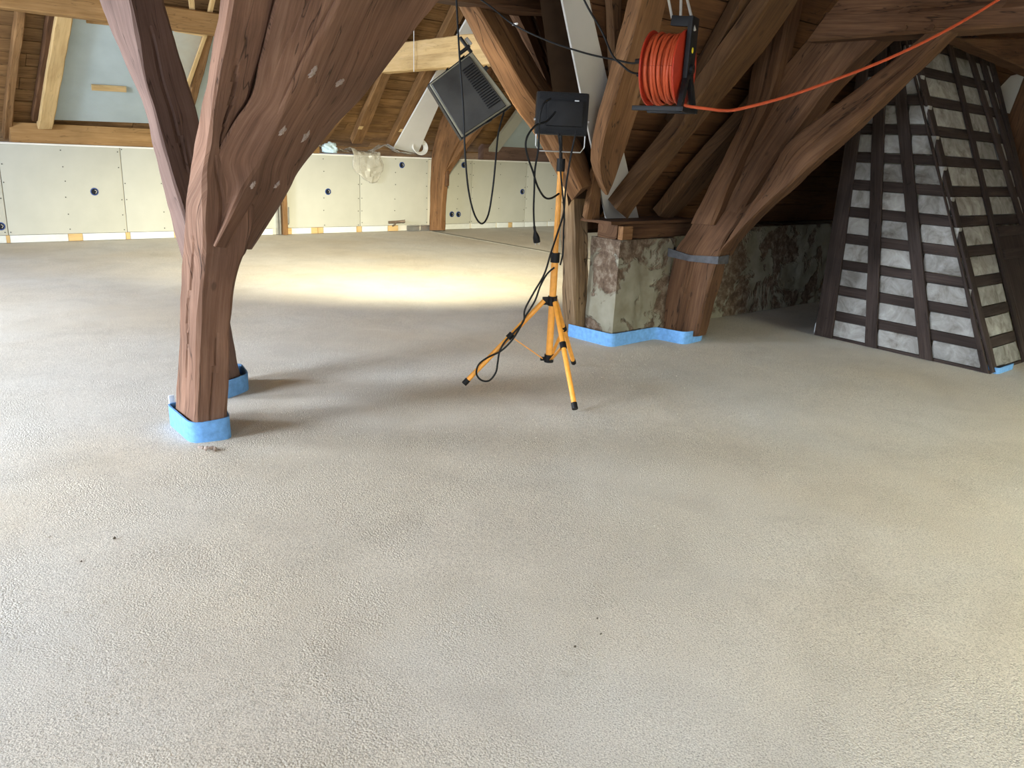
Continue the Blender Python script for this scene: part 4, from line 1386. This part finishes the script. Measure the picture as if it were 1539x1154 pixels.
# ================================================================ TRIPOD WORK LIGHT
TY = 3.63
def T(px, py, y=TY): return PY(px, py, y)
ft1, ft2, ft3 = PZ(697, 581), PZ(864, 619), PZ(862, 549)
tp = T(832, 450)
TX = T(828, 500).x
tri = empty('tripod_stand', V((TX, TY, 0)), 'orange yellow tubular tripod stand for a work light', 'tripod')
zl, zh, zc_, zt2 = T(825, 537).z, T(830, 452).z, T(836, 388).z, T(843, 246).z
xa = lambda z: T(825, 537).x + (T(843, 246).x - T(825, 537).x) * (z - zl) / (zt2 - zl)
def tz_(z, dx=0, dy=0): return V((xa(z) + dx, TY + dy, z))
tube('lower_pole', [tz_(zl), tz_(zc_)], 0.0225, YELLOW, tri, n=1, sides=16, smooth=False)
tube('upper_pole', [tz_(zc_), tz_(zt2)], 0.0175, YELLOW, tri, n=1, sides=16, smooth=False)
tube('collar', [tz_(zc_ - 0.025), tz_(zc_ + 0.035)], 0.029, BLACK, tri, n=1, sides=16, smooth=False)
tube('top_clamp', [tz_(zt2 - 0.045), tz_(zt2 + 0.03)], 0.026, BLACK, tri, n=1, sides=16, smooth=False)
hub = tube('hub', [tz_(zh - 0.03), tz_(zh + 0.03)], 0.030, BLACK, tri, n=1, sides=16, smooth=False)
low = tube('lower_clamp', [tz_(zl - 0.03), tz_(zl + 0.02)], 0.031, BLACK, tri, n=1, sides=16, smooth=False)
for f in (ft1, ft2, ft3):
    d = V((f.x - TX, f.y - TY, 0)).normalized()
    s0 = tz_(zh) + d * 0.055
    end = V((f.x, f.y, 0.018))
    ax = (end - s0).normalized()
    lg = tube('leg', [s0, end - ax * 0.03], 0.0155, YELLOW, tri, n=1, sides=14, smooth=False)
    tube('rubber_foot', [end - ax * 0.04, end], 0.0185, BLACK, lg, n=1, sides=14, smooth=False)
    box('hub_lug', tz_(zh) + d * 0.04, (0.05, 0.022, 0.05), BLACK, tri, Matrix((d, V((0, 0, 1)).cross(d), V((0, 0, 1)))).transposed(), 0.004)
    mid = s0.lerp(end, 0.42)
    tube('leg_bracket', [mid - ax * 0.02, mid + ax * 0.02], 0.021, BLACK, tri, n=1, sides=12, smooth=False)
    st = tz_(zl - 0.005) + d * 0.045
    side = V((0, 0, 1)).cross((mid - st).normalized()).normalized()
    dd = (mid - st)
    box('stay', (st + mid) / 2, (dd.length, 0.020, 0.006), YELLOW, tri, Matrix((dd.normalized(), side, dd.normalized().cross(side))).transposed(), 0.001)
    box('clamp_lug', tz_(zl - 0.008) + d * 0.035, (0.045, 0.016, 0.024), BLACK, tri, Matrix((d, V((0, 0, 1)).cross(d), V((0, 0, 1)))).transposed(), 0.003)

# the lamp on top, seen from behind
hl = empty('halogen_light', tz_(zt2 + 0.03), 'black halogen work light with wire bracket on top of the orange tripod', 'work light')
hn = V((0.60, 0.80, 0.0)).normalized()       # it faces away from the viewer
hr = V((hn.y, -hn.x, 0))
hu = V((0.0, 0, 1))
RH = Matrix((hr, hn, hu)).transposed()
HC = (T(816, 140) + T(872, 140) + T(872, 202) + T(816, 202)) / 4
hw = (T(873, 170) - T(815, 170)).length
hh_ = (T(845, 138) - T(845, 203)).length
def hb(name, x, y, z, sx_, sy, sz, mat=BLACK, parent=hl, bev=0.006):
    return box(name, HC + hr * x + hn * y + hu * z, (sx_, sy, sz), mat, parent, RH, bev)
hs = hb('housing', 0, 0.02, 0.0, hw, 0.09, hh_, bev=0.018)
hb('junction_box', 0.01, -0.045, 0.0, hw * 0.68, 0.05, hh_ * 0.58, bev=0.008)
for k in range(6):
    hb('cooling_fin', 0, -0.030, hh_ * (0.33 + 0.03 * k), hw * 0.9, 0.012, 0.003, parent=hs, bev=0.0)
for k in range(4):
    hb('cooling_fin', 0, -0.030, -hh_ * (0.36 + 0.035 * k), hw * 0.9, 0.012, 0.003, parent=hs, bev=0.0)
hb('type_plate', hw * 0.26, -0.030, hh_ * 0.30, 0.026, 0.004, 0.016, mat=GYPW, bev=0.0)
hb('glass', 0, 0.068, 0, hw * 0.85, 0.006, hh_ * 0.8, mat=LAMPBK, bev=0.0)
wz = T(845, 228).z
wl = [HC + hr * (-hw * 0.47) + hu * (-hh_ * 0.15), HC + hr * (-hw * 0.47) + hu * (wz - HC.z + 0.03), HC + hr * (-hw * 0.40) + hu * (wz - HC.z), HC + hr * (hw * 0.40) + hu * (wz - HC.z), HC + hr * (hw * 0.47) + hu * (wz - HC.z + 0.03), HC + hr * (hw * 0.47) + hu * (-hh_ * 0.15)]
tube('wire_bracket', wl, 0.0045, STEEL, hl, n=1, sides=8, smooth=False)
tube('stem', [HC + hu * (-hh_ * 0.5), tz_(zt2)], 0.011, BLACK, hl, n=1, sides=12, smooth=False)
for sg in (-1, 1):
    tube('pivot_bolt', [HC + hr * (sg * hw * 0.46) + hu * (-hh_ * 0.15), HC + hr * (sg * hw * 0.53) + hu * (-hh_ * 0.15)], 0.009, STEEL, hl, n=1, sides=10, smooth=False)

# its cords
TF = TY - 0.07
c1 = tag(tube('power_cord', [T(835, 168, TF), T(822, 182, TF), T(806, 188, TF), T(794, 202, TF), T(790, 218, TF), T(794, 238, TF), T(801, 258, TF), T(808, 280, TF), T(818, 296, TF), T(828, 298, TF), T(840, 291, TF + 0.03)], 0.006, CABLEM, None, n=6), 'black cord looping left from the halogen light back to the tripod pole', 'cable')
pc = empty('plug_cord', T(825, 150, TF), 'black cord with a plug dangling free beside the tripod', 'cable')
tube('cord', [T(828, 148, TF), T(817, 156, TF), T(811, 175, TF), T(810, 200, TF), T(809, 225, TF), T(804, 255, TF), T(803, 285, TF), T(802, 315, TF), T(803, 340, TF)], 0.006, CABLEM, pc, n=6)
pts = [T(803, 340, TF), T(804, 347, TF), T(805, 352, TF), T(806, 358, TF), T(807, 364, TF)]
plg = tube('plug', pts, lambda t: 0.008 + 0.013 * min(1, max(0, (t - 0.25) * 2.2)), BLACK, pc, n=4, sides=12)
for dx in (-2.6, 2.6):
    tube('pin', [T(807 + dx, 363, TF), T(807.4 + dx, 368, TF)], 0.0028, STEEL, plg, n=1, sides=8, smooth=False)
def TL(px, py):
    """point in the vertical plane just in front of the left-hand leg"""
    hd = V((ft1.x - TX, ft1.y - TY, 0)).normalized()
    nn = V((-hd.y, hd.x, 0))
    if nn.dot(CAM - V((TX, TY, 0))) < 0:
        nn = -nn
    return hit(px, py, V((TX, TY, 0)) + nn * 0.035, nn)
cp = [T(866, 196, TF), T(862, 215, TF), T(856, 245, TF), T(850, 285, TF), T(847, 320, TF), T(838, 350, TF), TL(828, 380), TL(818, 412), TL(802, 440), TL(789, 465), TL(787, 482), TL(775, 497), TL(760, 512), TL(751, 528), TL(748, 545), TL(745, 560), TL(735, 572), TL(723, 571), TL(716, 561), TL(720, 547), TL(735, 536), TL(752, 528), TL(768, 513), TL(780, 495), TL(790, 475), TL(804, 452), TL(812, 430), TL(822, 412), T(833, 402, TF + 0.03)]
tag(tube('power_cord', cp, 0.006, CABLEM, None, n=6), 'black cord running down the tripod and looped round its leg', 'cable')
c3 = [T(839, 200, TF), T(842, 225, TF), T(842, 250, TF), T(845, 285, TF), T(848, 320, TF), T(847, 350, TF), T(846, 380, TF), T(842, 398, TF + 0.02)]
tag(tube('power_cord', c3, 0.0055, CABLEM, None, n=6), 'short black cord taped along the upper pole of the tripod', 'cable')

# ================================================================ CABLE REEL
RC = PY(1004, 104, 2.66)
rax = (_r0 - _h * 0.55).normalized()
rfw = V((-rax.y, rax.x, 0))                  # away from the viewer
if rfw.dot(_h) < 0:
    rfw = -rfw
RZ = V((0, 0, 1))
mpp = (PY(1004, 104, 2.66) - PY(1004, 105, 2.66)).length      # metres per pixel here
reel = empty('cable_reel', RC - RZ * 66 * mpp, 'cable reel with orange cable on a red drum hanging from grey wires', 'cable reel')
def ring_geo(c, axis, prof, n=40):
    """Lathe a profile of (offset along axis, radius) round the axis."""
    a = axis.cross(RZ).normalized()
    b = axis.cross(a)
    vs, fs = [], []
    m = len(prof)
    for k in range(n):
        t = 2 * math.pi * k / n
        for (o_, r) in prof:
            vs.append(c + axis * o_ + (a * math.cos(t) + b * math.sin(t)) * r)
    for k in range(n):
        k2 = (k + 1) % n
        for q in range(m):
            q2 = (q + 1) % m
            fs.append((k * m + q, k * m + q2, k2 * m + q2, k2 * m + q))
    return vs, fs
RR = 57 * mpp
hwid = 27 * mpp
for sg, rr in ((-1, RR), (1, RR)):
    gq = ring_geo(RC + rax * (sg * hwid), rax, [(-0.004, 0.02), (-0.004, rr), (0.0, rr + 0.003), (0.004, rr), (0.004, 0.02)])
    mesh('flange', gq[0], gq[1], REDP, reel, None, 30, RC + rax * (sg * hwid))
gq = ring_geo(RC, rax, [(-hwid, 0.02), (-hwid, RR * 0.62), (hwid, RR * 0.62), (hwid, 0.02)])
mesh('drum_core', gq[0], gq[1], REDP, reel, None, 30, RC)
# wound cable: turns of slightly different lie
rnd = random.Random(8)
for k in range(9):
    o0 = -hwid * 0.80 + 1.6 * hwid * k / 8
    r_ = RR * rnd.uniform(0.86, 0.94)
    a = rax.cross(RZ).normalized()
    b = rax.cross(a)
    tl, ph = rnd.uniform(-0.010, 0.010), rnd.uniform(0, 6)
    pts = [RC + rax * (o0 + tl * math.sin(2 * math.pi * q / 36 + ph)) + (a * math.cos(2 * math.pi * q / 36) + b * math.sin(2 * math.pi * q / 36)) * (r_ + 0.004 * math.sin(3 * 2 * math.pi * q / 36 + ph)) for q in range(37)]
    tube('cable_turn', pts, 0.0082, ORANGE, reel, n=1, sides=8, smooth=False)
# inner layers filling the drum
fill = []
for k in range(11):
    o0 = -hwid * 0.88 + 1.76 * hwid * k / 10
    a = rax.cross(RZ).normalized()
    b = rax.cross(a)
    fill.append(tube_geo([RC + rax * o0 + (a * math.cos(2 * math.pi * q / 28) + b * math.sin(2 * math.pi * q / 28)) * RR * 0.78 for q in range(29)], 0.010, 8))
joined('inner_cable_layer', fill, ORANGE, reel, 50, RC)
# black stand on the right-hand side
RXS = Matrix((rax, rfw, RZ)).transposed()
so = hwid + 0.022
def rp_(x, y, z): return RC + rax * x + rfw * y + RZ * z
def bar(name, p, q, w, t, mat=BLACK, parent=reel, bev=0.004):
    d = q - p
    dn = d.normalized()
    s_ = dn.cross(rax)
    if s_.length < 0.1:
        s_ = dn.cross(rfw)
    s_.normalize()
    return box(name, (p + q) / 2, (d.length, w, t), mat, parent, Matrix((dn, s_, dn.cross(s_))).transposed(), bev)
ztop, zbot = 76 * mpp, -62 * mpp
apx = rp_(so, 0.0, ztop)
stn = joined('stand', [], BLACK, reel) if False else None
bar('stand_plate', rp_(so, 0, ztop), rp_(so, 0, -15 * mpp), 34 * mpp, 0.022)
bar('stand_leg', rp_(so, -0.02, -8 * mpp), rp_(so + 0.01, -0.105, zbot), 12 * mpp, 0.024)
bar('stand_leg', rp_(so, 0.02, -8 * mpp), rp_(so + 0.01, 0.105, zbot), 12 * mpp, 0.024)
bar('foot_bar', rp_(so + 0.03, -0.105, zbot), rp_(-so - 0.02, -0.105, zbot), 0.022, 0.026)
bar('foot_bar', rp_(so + 0.03, 0.105, zbot), rp_(-so - 0.02, 0.105, zbot), 0.022, 0.026)
bar('cross_bar', rp_(so + 0.01, -0.12, zbot), rp_(so + 0.01, 0.12, zbot), 0.022, 0.026)
bar('handle', rp_(so, 0, ztop - 0.02), rp_(so - 36 * mpp, 0, ztop - 0.012), 0.045, 0.026)
lb = ring_geo(rp_(so + 0.0125, -0.012, 27 * mpp), rax, [(0, 0.0005), (0.001, 0.0005), (0.001, 0.013), (0, 0.013)], 20)
mesh('yellow_sticker', lb[0], lb[1], YLAB, reel, None, 30)
gq = ring_geo(rp_(so + 0.012, 0, 0), rax, [(-0.02, 0.004), (0.012, 0.004), (0.012, 0.022), (-0.02, 0.022)], 16)
mesh('axle_hub', gq[0], gq[1], BLACK, reel, None, 30)
# hanging wires
for p0, p1, lab in (((1001, -20), rp_(so - 36 * mpp, 0, ztop), 'grey wire holding the end of the reel handle'),
                    ((1024, -20), rp_(so - 22 * mpp, 0, ztop), 'grey wire holding the middle of the reel handle'),
                    ((1028, -20), rp_(so + 0.016, -0.02, ztop - 20 * mpp), 'grey wire hooked into the side of the reel stand')):
    q = PY(p0[0], p0[1], 2.66)
    top = p1 + (q - p1) * ((ZC + 0.02 - p1.z) / max(q.z - p1.z, 0.01))
    tag(tube('hanging_wire', [p1, top], 0.0065, WIRE, None, n=1, sides=8, smooth=False), lab, 'wire')
# orange cable running off to the right
oc = [rp_(so - 0.02, -0.02, -RR * 0.8), rp_(so + 0.02, -0.075, -RR * 0.98)]
for px, py, x in ((1068, 164, 3.22), (1085, 166, 3.28), (1110, 164, 3.38), (1180, 146, 3.62), (1260, 118, 3.9), (1340, 86, 4.18), (1420, 47, 4.46), (1495, 3, 4.72), (1560, -42, 4.9), (1650, -110, 5.05)):
    oc.append(PX(px, py, x))
tag(tube('orange_cable', oc, 0.0075, ORANGE, None, n=6), 'orange cable stretched from the reel up across the truss', 'cable')
# black supply cords plugged into the reel
lf = -hwid - 0.01
pA, pB = rp_(lf - 0.03, -0.01, 12 * mpp), rp_(lf - 0.02, 0.0, -8 * mpp)
for pts, endp, lab in (([PY(700, -15, 3.95), PY(735, 8, 3.85), PY(772, 37, 3.75), PY(825, 62, 3.5), PY(880, 80, 3.2), PY(925, 90, 2.95), PY(950, 95, 2.82)], pA, 'black cord running from the brace across the white board to the reel'),
                       ([PY(866, -25, 3.1), PY(884, 12, 3.05), PY(905, 48, 3.0), PY(920, 82, 2.92), PY(935, 98, 2.85), PY(950, 109, 2.8)], pB, 'black cord dropping from above past the white board to the reel')):
    e = empty('supply_cord', endp, lab, 'cable')
    tube('cord', pts + [endp], 0.005, CABLEM, e, n=6)
    tube('plug', [endp - rax * 0.045, endp + rax * 0.035], lambda t: 0.010 + 0.009 * t, BLACK, e, n=4, sides=12)
nl = PY(771, 37, 3.9)
tag(tube('cable_clip', [nl, nl + V((-0.01, -0.05, 0.0))], 0.006, WHC, None, n=1, sides=10, smooth=False), 'small white cable clip on the dark timber above the tripod light', 'clip')

# a few dark pebbles lying on the screed
rnd = random.Random(77)
PEB = plain_mat('dark_pebble', (0.10, 0.085, 0.065), 0.9, 0.1)
for px, py, r, lab in ((172, 809, 0.006, 'larger dark pebble alone on the open floor in front of the thick post'), (122, 844, 0.004, 'tiny dark pebble beside the larger pebble on the open floor'),
                       (898, 930, 0.004, 'dark pebble of a close pair on the rough floor patch'), (903, 953, 0.004, 'dark pebble of a close pair on the rough floor patch'), (864, 972, 0.004, 'dark pebble lying apart from the close pair on the rough floor patch')):
    c = PZ(px, py) + V((0, 0, r * 0.35))
    vs, fs = lump(c, r, rnd)
    tag(mesh('pebble', vs, fs, PEB, None, None, 0, c), lab, 'pebble', 'pebbles on the screed')
